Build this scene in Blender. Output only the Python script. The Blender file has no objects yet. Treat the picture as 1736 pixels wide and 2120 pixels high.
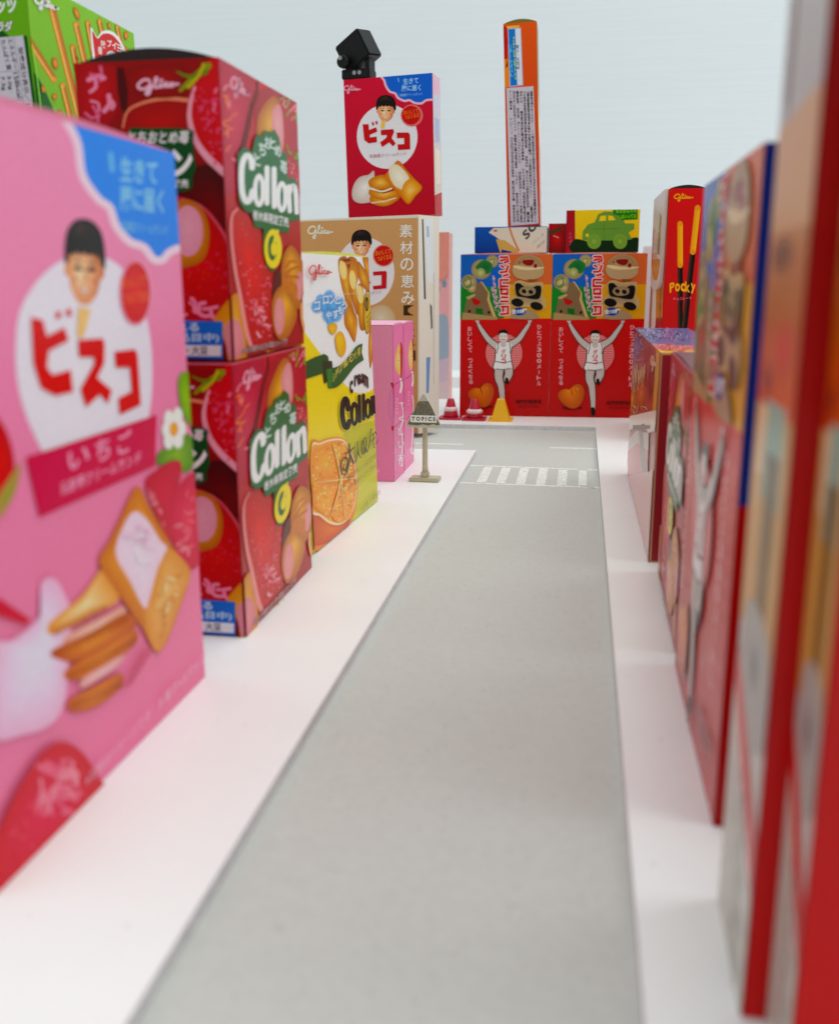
import bpy, math, random
from mathutils import Vector, Matrix
from mathutils.geometry import tessellate_polygon
S = bpy.context.scene
COL = S.collection
R = math.radians

# ------------------------------------------------------------------ camera
FW = Vector((-0.15706093, 0.95905571, -0.23567775)).normalized()
RT = Vector((0.98697796, 0.16082159, -0.00330458)).normalized()
UP = RT.cross(FW)
EYE = Vector((0, 0, 0.1))
FPX, CX, CY = 2017.1, 868.0, 1060.0          # focal length and centre on a 1736 x 2120 frame
cam = bpy.data.cameras.new('camera')
co = bpy.data.objects.new('camera', cam); COL.objects.link(co)
co.matrix_world = Matrix(((RT.x, UP.x, -FW.x, EYE.x), (RT.y, UP.y, -FW.y, EYE.y), (RT.z, UP.z, -FW.z, EYE.z), (0, 0, 0, 1)))
cam.sensor_fit = 'HORIZONTAL'; cam.sensor_width = 36.0; cam.lens = FPX / 1736 * 36
cam.clip_start = 0.005; cam.clip_end = 50
cam.dof.use_dof = True; cam.dof.focus_distance = 0.50; cam.dof.aperture_fstop = 18.0; cam.dof.aperture_blades = 0
S.camera = co

# ------------------------------------------------------------------ light
w = bpy.data.worlds.new('World'); S.world = w; w.use_nodes = True
wn = w.node_tree; bg = wn.nodes['Background']; bg.inputs[1].default_value = 1.0
# the room around: bright white ceiling, dimmer walls, dark floor
wt = wn.nodes.new('ShaderNodeTexCoord'); ws = wn.nodes.new('ShaderNodeSeparateXYZ'); wr = wn.nodes.new('ShaderNodeMapRange'); wc = wn.nodes.new('ShaderNodeValToRGB')
wn.links.new(wt.outputs['Generated'], ws.inputs[0]); wn.links.new(ws.outputs['Z'], wr.inputs[0]); wr.inputs['From Min'].default_value = -1; wr.inputs['From Max'].default_value = 1
wn.links.new(wr.outputs[0], wc.inputs[0]); wn.links.new(wc.outputs[0], bg.inputs[0])
for k_, (p_, v_) in enumerate(((0.0, 0.12), (0.5, 0.28), (0.68, 0.60), (1.0, 1.1))):
    e_ = wc.color_ramp.elements[k_] if k_ < 2 else wc.color_ramp.elements.new(p_)
    e_.position = p_; e_.color = (v_ * 0.965, v_ * 1.0, v_ * 1.0, 1)
def area(name, loc, target, sx, sy, power, colr=(1, 1, 1)):
    l = bpy.data.lights.new(name, 'AREA'); l.shape = 'RECTANGLE'; l.size = sx; l.size_y = sy; l.energy = power; l.color = colr
    o = bpy.data.objects.new(name, l); COL.objects.link(o); o.location = loc
    o.rotation_euler = (Vector(target) - Vector(loc)).to_track_quat('-Z', 'Y').to_euler()
area('ceiling_and_fill_lamp', (0.15, 0.55, 1.7), (0, 0.6, 0), 1.3, 0.5, 7.0, (0.98, 1.0, 0.965))
area('ceiling_and_fill_lamp', (1.05, 0.30, 1.45), (-0.1, 0.35, 0), 1.1, 1.1, 10.0, (0.96, 1.0, 0.985))  # added side fill from upper right, brightens the left row's road-facing sides
S.view_settings.view_transform = 'Standard'; S.view_settings.look = 'None'
S.view_settings.exposure = 0.0; S.view_settings.gamma = 1.0; S.view_settings.use_curve_mapping = False
try:
    S.cycles.use_denoising = True; S.cycles.transparent_max_bounces = 32; S.cycles.max_bounces = 8
except Exception: pass

# ------------------------------------------------------------------ materials
def lin(v):
    v = v / 255.0
    return v / 12.92 if v <= 0.04045 else ((v + 0.055) / 1.055) ** 2.4
def C(c):
    a = c[3] if len(c) > 3 else 1.0
    return (lin(c[0]), lin(c[1]), lin(c[2]), a)
def mat(name, colr, rough=0.5, spec=0.5, noise=0.0, nscale=60, bump=0.0, bscale=200, metallic=0, stretch=None):
    m = bpy.data.materials.new(name); m.use_nodes = True
    nt = m.node_tree; b = nt.nodes['Principled BSDF']
    b.inputs['Base Color'].default_value = C(colr); b.inputs['Roughness'].default_value = rough
    b.inputs['Specular IOR Level'].default_value = spec; b.inputs['Metallic'].default_value = metallic
    tc = nt.nodes.new('ShaderNodeTexCoord'); src = tc.outputs['Object']
    if stretch:
        mp = nt.nodes.new('ShaderNodeMapping'); mp.inputs['Scale'].default_value = stretch
        nt.links.new(src, mp.inputs[0]); src = mp.outputs[0]
    if noise:
        n = nt.nodes.new('ShaderNodeTexNoise'); n.inputs['Scale'].default_value = nscale; n.inputs['Detail'].default_value = 6
        nt.links.new(src, n.inputs['Vector'])
        rp = nt.nodes.new('ShaderNodeValToRGB')
        c = C(colr)
        rp.color_ramp.elements[0].color = tuple(x * (1 - noise) for x in c[:3]) + (1,)
        rp.color_ramp.elements[1].color = tuple(min(1, x * (1 + noise)) for x in c[:3]) + (1,)
        rp.color_ramp.elements[0].position = 0.3; rp.color_ramp.elements[1].position = 0.7
        nt.links.new(n.outputs[0], rp.inputs[0]); nt.links.new(rp.outputs[0], b.inputs['Base Color'])
    if bump:
        n2 = nt.nodes.new('ShaderNodeTexNoise'); n2.inputs['Scale'].default_value = bscale; n2.inputs['Detail'].default_value = 5
        nt.links.new(src, n2.inputs['Vector'])
        bp = nt.nodes.new('ShaderNodeBump'); bp.inputs['Strength'].default_value = bump; bp.inputs['Distance'].default_value = 0.001
        nt.links.new(n2.outputs[0], bp.inputs['Height']); nt.links.new(bp.outputs[0], b.inputs['Normal'])
    return m
def dust(m, scale, lo, hi, colr, amount):
    nt = m.node_tree; b = nt.nodes['Principled BSDF']; src = b.inputs['Base Color'].links[0].from_socket
    tc = nt.nodes.new('ShaderNodeTexCoord'); n = nt.nodes.new('ShaderNodeTexNoise'); n.inputs['Scale'].default_value = scale; n.inputs['Detail'].default_value = 2
    nt.links.new(tc.outputs['Object'], n.inputs['Vector'])
    mr = nt.nodes.new('ShaderNodeMapRange'); mr.inputs['From Min'].default_value = lo; mr.inputs['From Max'].default_value = hi; mr.inputs['To Max'].default_value = amount
    nt.links.new(n.outputs[0], mr.inputs[0])
    mx = nt.nodes.new('ShaderNodeMix'); mx.data_type = 'RGBA'; mx.inputs['B'].default_value = C(colr)
    nt.links.new(mr.outputs[0], mx.inputs['Factor']); nt.links.new(src, mx.inputs['A']); nt.links.new(mx.outputs['Result'], b.inputs['Base Color'])
def print_mat(name, rough, spec, alpha):
    """printed, varnished cardboard: ink colour comes from the printed mesh, with a faint paper mottle"""
    m = bpy.data.materials.new(name); m.use_nodes = True
    nt = m.node_tree; b = nt.nodes['Principled BSDF']
    at = nt.nodes.new('ShaderNodeAttribute'); at.attribute_name = 'Col'
    tc = nt.nodes.new('ShaderNodeTexCoord')
    n = nt.nodes.new('ShaderNodeTexNoise'); n.inputs['Scale'].default_value = 900; n.inputs['Detail'].default_value = 3
    nt.links.new(tc.outputs['Object'], n.inputs['Vector'])
    mr = nt.nodes.new('ShaderNodeMapRange'); mr.inputs['To Min'].default_value = 0.9; mr.inputs['To Max'].default_value = 1.1
    nt.links.new(n.outputs[0], mr.inputs[0])
    mx = nt.nodes.new('ShaderNodeVectorMath'); mx.operation = 'SCALE'
    nt.links.new(at.outputs['Color'], mx.inputs[0]); nt.links.new(mr.outputs[0], mx.inputs['Scale'])
    nt.links.new(mx.outputs[0], b.inputs['Base Color'])
    n2 = nt.nodes.new('ShaderNodeTexNoise'); n2.inputs['Scale'].default_value = 45; n2.inputs['Detail'].default_value = 2
    nt.links.new(tc.outputs['Object'], n2.inputs['Vector'])
    bp = nt.nodes.new('ShaderNodeBump'); bp.inputs['Strength'].default_value = 0.05; bp.inputs['Distance'].default_value = 0.002
    nt.links.new(n2.outputs[0], bp.inputs['Height']); nt.links.new(bp.outputs[0], b.inputs['Normal'])
    b.inputs['Roughness'].default_value = rough; b.inputs['Specular IOR Level'].default_value = spec
    if alpha: nt.links.new(at.outputs['Alpha'], b.inputs['Alpha'])
    return m
PRINT = print_mat('printed_card', 0.24, 0.17, False)
PRINT_SOFT = print_mat('printed_card_soft_ink', 0.24, 0.17, True)
WHITE_BOARD = mat('white_board', (238, 240, 239), 0.36, 0.45, 0.015, 30, 0.05, 400)
BOARD_EDGE = mat('board_edge', (212, 212, 216), 0.7, 0.2, 0.1, 300)
ROAD = mat('grey_road_sheet', (192, 194, 189), 0.55, 0.3, 0.035, 500, 0.05, 1500)
ROAD_PAINT = mat('road_paint', (222, 226, 220), 0.6, 0.3, 0.12, 420, 0.1, 1500)
dust(WHITE_BOARD, 420, .70, .76, (150, 144, 138), .22); dust(ROAD, 900, .66, .74, (120, 120, 116), .45); dust(ROAD, 9, .5, .8, (180, 180, 173), .25); dust(ROAD_PAINT, 600, .6, .68, (150, 152, 148), .6)
TABLE = mat('white_table', (232, 234, 234), 0.4, 0.4, 0.01, 20)

def tag(o, label, cat, group=None):
    o['label'] = label; o['category'] = cat
    if group: o['group'] = group
    return o
def link(o, parent=None):
    COL.objects.link(o)
    if parent is not None: o.parent = parent
    return o
def obj(name, verts, faces, mats, parent=None, smooth=False, fm=None):
    me = bpy.data.meshes.new(name); me.from_pydata([tuple(v) for v in verts], [], faces)
    for m in (mats if isinstance(mats, (list, tuple)) else [mats]): me.materials.append(m)
    if fm: me.polygons.foreach_set('material_index', fm)
    if smooth: me.polygons.foreach_set('use_smooth', [True] * len(me.polygons))
    me.update()
    return link(bpy.data.objects.new(name, me), parent)
def struct(name, *a, **k):
    o = obj(name, *a, **k); o['kind'] = 'structure'; return o
def boxgeo(x0, x1, y0, y1, z0, z1, V=None, F=None):
    V = [] if V is None else V; F = [] if F is None else F
    n = len(V)
    V += [(x0, y0, z0), (x1, y0, z0), (x1, y1, z0), (x0, y1, z0), (x0, y0, z1), (x1, y0, z1), (x1, y1, z1), (x0, y1, z1)]
    F += [tuple(n + i for i in f) for f in ((3, 2, 1, 0), (4, 5, 6, 7), (0, 1, 5, 4), (1, 2, 6, 5), (2, 3, 7, 6), (3, 0, 4, 7))]
    return V, F

# ------------------------------------------------------------------ the setting
TH = 0.003
def board(name, outline):
    n = len(outline)
    b = 0.0004
    V = [(x, y, -b) for x, y in outline] + [(x, y, -TH) for x, y in outline]
    cx = sum(p[0] for p in outline) / n; cy = sum(p[1] for p in outline) / n
    V += [(x, y, 0.0) for x, y in outline]
    tris = tessellate_polygon([[Vector((x, y, 0)) for x, y in outline]])
    F = []; fm = []
    for t in tris:
        a, b2, c = [Vector(V[2 * n + i]) for i in t]
        t = tuple(t) if (b2 - a).cross(c - a).z > 0 else tuple(reversed(t))
        F.append(tuple(2 * n + i for i in t)); fm.append(0)
    for i in range(n):
        j = (i + 1) % n
        F.append((i, j, 2 * n + j, 2 * n + i)); fm.append(0)
        F.append((n + i, n + j, j, i)); fm.append(1)
    return struct(name, V, F, [WHITE_BOARD, BOARD_EDGE], fm=fm)
board('pavement', [(-0.5, -0.25), (-0.0586, -0.25), (-0.0586, 0.5644), (-0.5, 0.5644)])
board('pavement', [(0.0120, -0.25), (0.45, -0.25), (0.45, 0.79), (-0.6, 0.79), (-0.6, 0.6665), (0.0120, 0.6665)])
struct('road', *boxgeo(-0.6, 0.0125, -0.25, 0.668, -0.0046, -TH), ROAD)
struct('table_top', *boxgeo(-1.6, 1.6, -1.0, 0.93, -0.03, -0.0048), TABLE)
V, F = [], []
def strip(x0, x1, y0, y1, sk=0.0):
    boxgeo(x0, x1, y0, y1, -TH - 0.0001, -TH + 0.00012, V, F)
    for i in range(len(V) - 8, len(V)):
        v = V[i]; V[i] = (v[0], v[1] + sk * (v[0] + 0.02), v[2])
strip(-0.15, -0.0702, 0.5985, 0.6022); strip(-0.0165, 0.0118, 0.5945, 0.5982)
strip(-0.0584, 0.0118, 0.5285, 0.5315, -0.05); strip(-0.0584, 0.0118, 0.4822, 0.4852, -0.03)
for x0, x1 in ((-.0502, -.0455), (-.0402, -.0355), (-.0301, -.0255), (-.0199, -.0152), (-.0093, -.0046), (.0014, .0057)):
    strip(x0, x1, 0.4852, 0.5285, 0)
struct('road_markings', V, F, ROAD_PAINT)
# wall with a fine horizontal weave, and the white ledge at its foot
wm = bpy.data.materials.new('pale_wallpaper'); wm.use_nodes = True
nt = wm.node_tree; b = nt.nodes['Principled BSDF']; b.inputs['Roughness'].default_value = 0.75; b.inputs['Specular IOR Level'].default_value = 0.25
tc = nt.nodes.new('ShaderNodeTexCoord'); mp = nt.nodes.new('ShaderNodeMapping'); mp.inputs['Scale'].default_value = (6, 6, 260)
nt.links.new(tc.outputs['Object'], mp.inputs[0])
n = nt.nodes.new('ShaderNodeTexNoise'); n.inputs['Scale'].default_value = 1.0; n.inputs['Detail'].default_value = 5; n.inputs['Roughness'].default_value = 0.7
nt.links.new(mp.outputs[0], n.inputs['Vector'])
rp = nt.nodes.new('ShaderNodeValToRGB'); rp.color_ramp.elements[0].position = 0.3; rp.color_ramp.elements[1].position = 0.7
rp.color_ramp.elements[0].color = C((226, 235, 239)); rp.color_ramp.elements[1].color = C((231, 239, 243))
nt.links.new(n.outputs[0], rp.inputs[0]); nt.links.new(rp.outputs[0], b.inputs['Base Color'])
bp = nt.nodes.new('ShaderNodeBump'); bp.inputs['Strength'].default_value = 0.28; bp.inputs['Distance'].default_value = 0.001
nt.links.new(n.outputs[0], bp.inputs['Height']); nt.links.new(bp.outputs[0], b.inputs['Normal'])
struct('wall', *boxgeo(-1.6, 1.6, 1.0, 1.03, -0.03, 1.1), wm)
V, F = boxgeo(-1.6, 1.6, 0.93, 1.0, -0.03, 0.0055)
struct('wall_ledge', V, F, TABLE)

# ------------------------------------------------------------------ 2-D drawing of the printed panels
def spl(pts, closed=False, n=7):
    out = []; m = len(pts)
    rng = range(m) if closed else range(m - 1)
    g = (lambda i: pts[i % m]) if closed else (lambda i: pts[max(0, min(m - 1, i))])
    for i in rng:
        p0, p1, p2, p3 = g(i - 1), g(i), g(i + 1), g(i + 2)
        for k in range(n):
            t = k / n
            out.append(tuple(0.5 * (2 * p1[a] + (p2[a] - p0[a]) * t + (2 * p0[a] - 5 * p1[a] + 4 * p2[a] - p3[a]) * t * t + (3 * p1[a] - p0[a] - 3 * p2[a] + p3[a]) * t ** 3) for a in (0, 1)))
    if not closed: out.append(tuple(pts[-1]))
    return out
def mixc(a, b, t):
    a = a if len(a) > 3 else tuple(a) + (1.0,); b = b if len(b) > 3 else tuple(b) + (1.0,)
    return tuple(a[i] + (b[i] - a[i]) * t for i in range(4))
def inside(p, poly):
    x, y = p; r = False; j = len(poly) - 1
    for i in range(len(poly)):
        xi, yi = poly[i]; xj, yj = poly[j]
        if (yi > y) != (yj > y) and x < (xj - xi) * (y - yi) / (yj - yi) + xi: r = not r
        j = i
    return r
_text_cache = {}
def glyphs(s, bold):
    k = (s, bold)
    if k not in _text_cache:
        c = bpy.data.curves.new('t', 'FONT'); c.body = s; c.resolution_u = 3; c.offset = bold
        o = bpy.data.objects.new('t', c); COL.objects.link(o)
        bpy.context.view_layer.update()
        me = bpy.data.meshes.new_from_object(o.evaluated_get(bpy.context.evaluated_depsgraph_get()))
        me.calc_loop_triangles()
        vs = [(v.co.x, v.co.y) for v in me.vertices]; ts = [tuple(t.vertices) for t in me.loop_triangles]
        bpy.data.objects.remove(o); bpy.data.curves.remove(c); bpy.data.meshes.remove(me)
        if vs:
            x0 = min(v[0] for v in vs); x1 = max(v[0] for v in vs); y0 = min(v[1] for v in vs); y1 = max(v[1] for v in vs)
        else: x0 = y0 = 0; x1 = y1 = 1
        _text_cache[k] = (vs, ts, x0, x1, y0, y1)
    return _text_cache[k]

def ink(c):
    """printed colour: full-strength process inks"""
    r = tuple(1.06 * x ** 1.14 for x in C(c)[:3]) + (C(c)[3],); m = 0.3 * r[0] + 0.59 * r[1] + 0.11 * r[2]
    return tuple(max(0.0015, min(0.9, m + (x - m) * 1.14)) for x in r[:3]) + (r[3],)
class Art:
    """ink layers on one flat face of a box; map_pt turns a drawing coordinate into metres on the face"""
    STEP = 0.000006
    def __init__(s, W, H, map_pt):
        s.W, s.H, s.map = W, H, map_pt; s.V = []; s.F = []; s.K = []; s.M = []; s.layer = 1
        s.base = 0.00003
    def tri(s, pts, cols, raw=False):
        q = [(p if raw else s.map(p)) for p in pts]
        e = 0.0001
        poly = [(u, v, c) for (u, v), c in zip(q, cols)]
        if any(u < e or u > s.W - e or v < e or v > s.H - e for u, v, c in poly):
            for ax, sg, lim in ((0, 1, e), (0, -1, s.W - e), (1, 1, e), (1, -1, s.H - e)):
                out = []
                for i in range(len(poly)):
                    a, b = poly[i], poly[(i + 1) % len(poly)]
                    da, db = sg * (a[ax] - lim), sg * (b[ax] - lim)
                    if da >= 0: out.append(a)
                    if (da >= 0) != (db >= 0):
                        t = da / (da - db); out.append((a[0] + (b[0] - a[0]) * t, a[1] + (b[1] - a[1]) * t, mixc(a[2], b[2], t)))
                poly = out
                if len(poly) < 3: return
        ar = sum(poly[i][0] * poly[(i + 1) % len(poly)][1] - poly[(i + 1) % len(poly)][0] * poly[i][1] for i in range(len(poly)))
        if abs(ar) < 1e-12: return
        if ar < 0: poly.reverse()
        n = len(s.V); z = s.base + s.layer * s.STEP
        for u, v, c in poly: s.V.append((u, v, z)); s.K.append(ink(c))
        s.F.append(tuple(range(n, n + len(poly)))); s.M.append(1 if any(len(c) > 3 and c[3] < 1 for _, _, c in poly) else 0)
    def fill(s, top, bottom=None, left=None):
        """whole face; vertical two-colour print"""
        b = bottom or top; N = 1
        A = [(0, s.H), (s.W, s.H), (s.W, 0), (0, 0)]; cs = [top, top, b, b]
        s.tri([A[0], A[1], A[2]], [cs[0], cs[1], cs[2]], True); s.tri([A[0], A[2], A[3]], [cs[0], cs[2], cs[3]], True); s.layer += 1
    def poly(s, pts, col, smooth=0, cols=None):
        if smooth: pts = spl(pts, True, smooth)
        for t in tessellate_polygon([[Vector((x, y, 0)) for x, y in pts]]):
            s.tri([pts[i] for i in t], [(cols[i] if cols and not smooth else col) for i in t])
        s.layer += 1
    def blob(s, pts, cc, ce, center=None, smooth=6, rings=4, power=1.0, shift=(0, 0)):
        if smooth: pts = spl(pts, True, smooth)
        n = len(pts)
        cx, cy = center or (sum(p[0] for p in pts) / n, sum(p[1] for p in pts) / n)
        hx, hy = cx + shift[0], cy + shift[1]
        prev = None
        for r in range(1, rings + 1):
            t = r / rings
            # rings close on the highlight point as they shrink
            ring = [(hx + (p[0] - hx) * t, hy + (p[1] - hy) * t) for p in pts]
            col = mixc(cc, ce, t ** power)
            if prev is None:
                for i in range(n): s.tri([(hx, hy), ring[i], ring[(i + 1) % n]], [cc, col, col])
            else:
                for i in range(n):
                    j = (i + 1) % n
                    s.tri([prev[i], ring[i], ring[j]], [pc, col, col]); s.tri([prev[i], ring[j], prev[j]], [pc, col, pc])
            prev = ring; pc = col
        s.layer += 1
    def ell(s, cx, cy, rx, ry, cc, ce=None, rot=0, n=36, rings=3, power=1.0, shift=(0, 0)):
        a = R(rot); ca, sa = math.cos(a), math.sin(a)
        pts = [(cx + rx * math.cos(t) * ca - ry * math.sin(t) * sa, cy + rx * math.cos(t) * sa + ry * math.sin(t) * ca) for t in (2 * math.pi * i / n for i in range(n))]
        if ce is None: s.poly(pts, cc)
        else: s.blob(pts, cc, ce, (cx, cy), 0, rings, power, shift)
    def ring(s, cx, cy, rx, ry, wd, col, a0=0, a1=360, rot=0):
        a = R(rot); ca, sa = math.cos(a), math.sin(a)
        pts = []
        for i in range(41):
            t = R(a0 + (a1 - a0) * i / 40); x, y = rx * math.cos(t), ry * math.sin(t)
            pts.append((cx + x * ca - y * sa, cy + x * sa + y * ca))
        s.stroke(pts, wd, col, 0)
    def stroke(s, pts, wd, col, smooth=6, taper=None, cap=True, col2=None):
        if smooth and len(pts) > 2: pts = spl(pts, False, smooth)
        n = len(pts); L = []; Rr = []; ws = []
        for i in range(n):
            a = pts[max(0, i - 1)]; b = pts[min(n - 1, i + 1)]
            dx, dy = b[0] - a[0], b[1] - a[1]; l = math.hypot(dx, dy) or 1
            t = i / max(1, n - 1)
            h = wd / 2 * ((taper[0] + (taper[1] - taper[0]) * t) if taper else 1)
            if 0 < i < n - 1:   # mitre
                ax, ay = pts[i][0] - a[0], pts[i][1] - a[1]; la = math.hypot(ax, ay) or 1
                cosh = max(0.55, abs((ax * dx + ay * dy) / (la * l))); h2 = h / cosh
            else: h2 = h
            L.append((pts[i][0] - dy / l * h2, pts[i][1] + dx / l * h2)); Rr.append((pts[i][0] + dy / l * h2, pts[i][1] - dx / l * h2)); ws.append(h)
        for i in range(n - 1):
            c2 = col2 or col
            s.tri([L[i], Rr[i], Rr[i + 1]], [col, c2, c2]); s.tri([L[i], Rr[i + 1], L[i + 1]], [col, c2, col])
        s.layer += 1
        if cap:
            for k in (0, n - 1):
                if ws[k] > 0:
                    cpt = [(pts[k][0] + ws[k] * math.cos(t), pts[k][1] + ws[k] * math.sin(t)) for t in (2 * math.pi * i / 10 for i in range(10))]
                    for i in range(10): s.tri([pts[k], cpt[i], cpt[(i + 1) % 10]], [col] * 3)
            s.layer += 1
    def text(s, st, p0, p1, h, col, bold=0.0, up=None, skew=0.0):
        """baseline from p0 to p1, letters h high; up = direction of the letter tops"""
        vs, ts, x0, x1, y0, y1 = glyphs(st, bold)
        if not ts: return
        dx, dy = p1[0] - p0[0], p1[1] - p0[1]
        if up is None: ux, uy = 0, -h
        else:
            l = math.hypot(*up); ux, uy = up[0] / l * h, up[1] / l * h
        def m(v):
            a = (v[0] - x0) / (x1 - x0); b = (v[1] - y0) / (y1 - y0); a += skew * b
            return (p0[0] + dx * a + ux * b, p0[1] + dy * a + uy * b)
        P = [m(v) for v in vs]
        for t in ts: s.tri([P[i] for i in t], [col] * 3)
        s.layer += 1
    def vtext(s, st, p0, p1, size, col, bold=0.0):
        """upright characters set one below the other from p0 to p1"""
        n = len(st)
        for i, ch in enumerate(st):
            if ch == ' ': continue
            t = i / max(1, n - 1); x = p0[0] + (p1[0] - p0[0]) * t; y = p0[1] + (p1[1] - p0[1]) * t
            if ch == 'ー': s.stroke([(x, y - size * .42), (x, y + size * .42)], size * .13, col, 0); continue
            small = 0.75 if ch in 'っょゃュ' else 1
            s.text(ch, (x - size * .46 * small, y + size * .46 * small), (x + size * .46 * small, y + size * .46 * small), size * .92 * small, col, bold); s.layer -= 1
        s.layer += 1
    def specks(s, poly, n, r0, r1, cols, seed=1, asp=1.0, rot=None):
        rd = random.Random(seed); xs = [p[0] for p in poly]; ys = [p[1] for p in poly]
        k = 0
        for _ in range(n * 6):
            p = (rd.uniform(min(xs), max(xs)), rd.uniform(min(ys), max(ys)))
            if not inside(p, poly): continue
            r = rd.uniform(r0, r1); a = rd.uniform(0, 6.28) if rot is None else R(rot); c = rd.choice(cols)
            q = []
            for i in range(7):
                t = 6.283 * i / 7; rr = r * rd.uniform(.7, 1.2); x, y = rr * math.cos(t), rr * asp * math.sin(t)
                q.append((p[0] + x * math.cos(a) - y * math.sin(a), p[1] + x * math.sin(a) + y * math.cos(a)))
            for i in range(7): s.tri([p, q[i], q[(i + 1) % 7]], [c] * 3)
            s.layer += 0.15
            k += 1
            if k >= n: break
        s.layer += 1
    def squiggles(s, poly, n, ln, wd, cols, seed=1):
        rd = random.Random(seed); xs = [p[0] for p in poly]; ys = [p[1] for p in poly]; k = 0
        for _ in range(n * 8):
            p = (rd.uniform(min(xs), max(xs)), rd.uniform(min(ys), max(ys)))
            if not inside(p, poly): continue
            a = rd.uniform(0, 6.28); l = ln * rd.uniform(.5, 1.2); bend = rd.uniform(-1, 1)
            q = [(p[0] - l * math.cos(a) / 2, p[1] - l * math.sin(a) / 2), (p[0] - bend * l * .4 * math.sin(a), p[1] + bend * l * .4 * math.cos(a)), (p[0] + l * math.cos(a) / 2, p[1] + l * math.sin(a) / 2)]
            s.stroke(q, wd * rd.uniform(.6, 1.2), rd.choice(cols), 4); s.layer -= 1.7; k += 1
            if k >= n: break
        s.layer += 2
    def mesh(s, name='printed_panel'):
        me = bpy.data.meshes.new(name); me.from_pydata(s.V, [], s.F)
        me.materials.append(PRINT); me.materials.append(PRINT_SOFT)
        me.polygons.foreach_set('material_index', s.M)
        at = me.color_attributes.new('Col', 'FLOAT_COLOR', 'POINT')
        at.data.foreach_set('color', [x for c in s.K for x in c]); me.update()
        return me

# ------------------------------------------------------------------ cartons
CARDS = {}
def card(colr):
    k = tuple(colr)
    if k not in CARDS: CARDS[k] = mat('folded_card', colr, 0.38, 0.4, 0.03, 120)
    return CARDS[k]
class Box:
    def __init__(s, name, corner, ang, w, t, h, z0=0.0, hand=1, body=(200, 30, 50), edge=None, tilt=0.0, bev=0.0006, lean=0.0):
        """corner: one bottom corner, w along ang, t to its left (hand 1) or right (-1)"""
        a = R(ang); e1 = Vector((math.cos(a), math.sin(a), 0)); e2 = Vector((-math.sin(a), math.cos(a), 0)) * hand
        c = Vector((corner[0], corner[1], z0)) + e1 * w / 2 + e2 * t / 2
        s.w, s.t, s.h = w, t, h
        x, y, b = w / 2, t / 2, bev
        V = []; F = []
        # box with a narrow chamfer on every edge
        import bmesh
        bm = bmesh.new(); bmesh.ops.create_cube(bm, size=1.0)
        for v in bm.verts: v.co = Vector((v.co.x * w, v.co.y * t, (v.co.z + 0.5) * h))
        bmesh.ops.bevel(bm, geom=bm.edges[:], offset=b, segments=2, affect='EDGES', profile=0.6)
        me = bpy.data.meshes.new(name); bm.to_mesh(me); bm.free()
        me.materials.append(card(body))
        if edge:
            me.materials.append(card(edge))
            for p in me.polygons:
                if max(abs(p.normal.x), abs(p.normal.y), abs(p.normal.z)) < 0.99: p.material_index = 1
        s.o = link(bpy.data.objects.new(name, me))
        s.o.matrix_world = Matrix.Translation(c) @ Matrix.Rotation(a, 4, 'Z') @ Matrix.Rotation(R(tilt), 4, 'Y') @ Matrix.Rotation(R(lean), 4, 'X')
        s.M = s.o.matrix_world.copy(); s.Mi = s.M.inverted()
    def frame(s, f):
        x, y, h = s.w / 2, s.t / 2, s.h
        X, Y, Z = Vector((1, 0, 0)), Vector((0, 1, 0)), Vector((0, 0, 1))
        return {'y-': (Vector((-x, -y, 0)), X, Z, s.w, h), 'y+': (Vector((x, y, 0)), -X, Z, s.w, h),
                'x+': (Vector((x, -y, 0)), Y, Z, s.t, h), 'x-': (Vector((-x, y, 0)), -Y, Z, s.t, h),
                'top': (Vector((-x, -y, h)), X, Y, s.w, s.t)}[f]
    def art(s, f, zoom=None):
        """zoom: (x0, y0, k) the corner and scale of a close-up of the photograph the design is drawn on; None: plain 0-100 units"""
        o, U, Vv, W, H = s.frame(f)
        if zoom is None: return Art(W, H, lambda p: (p[0] / 100 * W, (1 - p[1] / 100) * H))
        x0, y0, k = zoom
        e = s.Mi @ EYE; N = U.cross(Vv)
        M3 = s.Mi.to_3x3()
        def m(p):
            px, py = (x0 + p[0] * k) * 0.56510, (y0 + p[1] * k) * 0.56510
            d = M3 @ (FW + RT * ((px - CX) / FPX) - UP * ((py - CY) / FPX))
            q = e + d * ((o - e).dot(N) / d.dot(N)) - o
            return (q.dot(U), q.dot(Vv))
        return Art(W, H, m)
    def put(s, f, me, name='printed_panel', sx=1.0, sy=1.0):
        o, U, Vv, W, H = s.frame(f); N = U.cross(Vv)
        p = link(bpy.data.objects.new(name, me), s.o)
        p.matrix_local = Matrix(((U.x * sx, Vv.x * sy, N.x, o.x), (U.y * sx, Vv.y * sy, N.y, o.y), (U.z * sx, Vv.z * sy, N.z, o.z), (0, 0, 0, 1)))
        return p
    def flap(s, colr, rise=0.003, inset=0.0005, name='top_flap', axis='x'):
        """the bulging top flap: an arched sheet over the top"""
        n = 12; V = []; F = []
        x, y = s.w / 2 - inset, s.t / 2 - inset
        for i in range(n + 1):
            u = -1 + 2 * i / n; z = s.h + rise * (1 - u * u) + 0.0001
            if axis == 'x': V += [(u * x, -y, z), (u * x, y, z), (u * x, -y, s.h - 0.0002), (u * x, y, s.h - 0.0002)]
            else: V += [(x, u * y, z), (-x, u * y, z), (x, u * y, s.h - 0.0002), (-x, u * y, s.h - 0.0002)]
        for i in range(n):
            a = 4 * i
            F += [(a, a + 4, a + 5, a + 1), (a + 2, a + 6, a + 4, a), (a + 1, a + 5, a + 7, a + 3)]
        return obj(name, V, F, card(colr), s.o)

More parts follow.
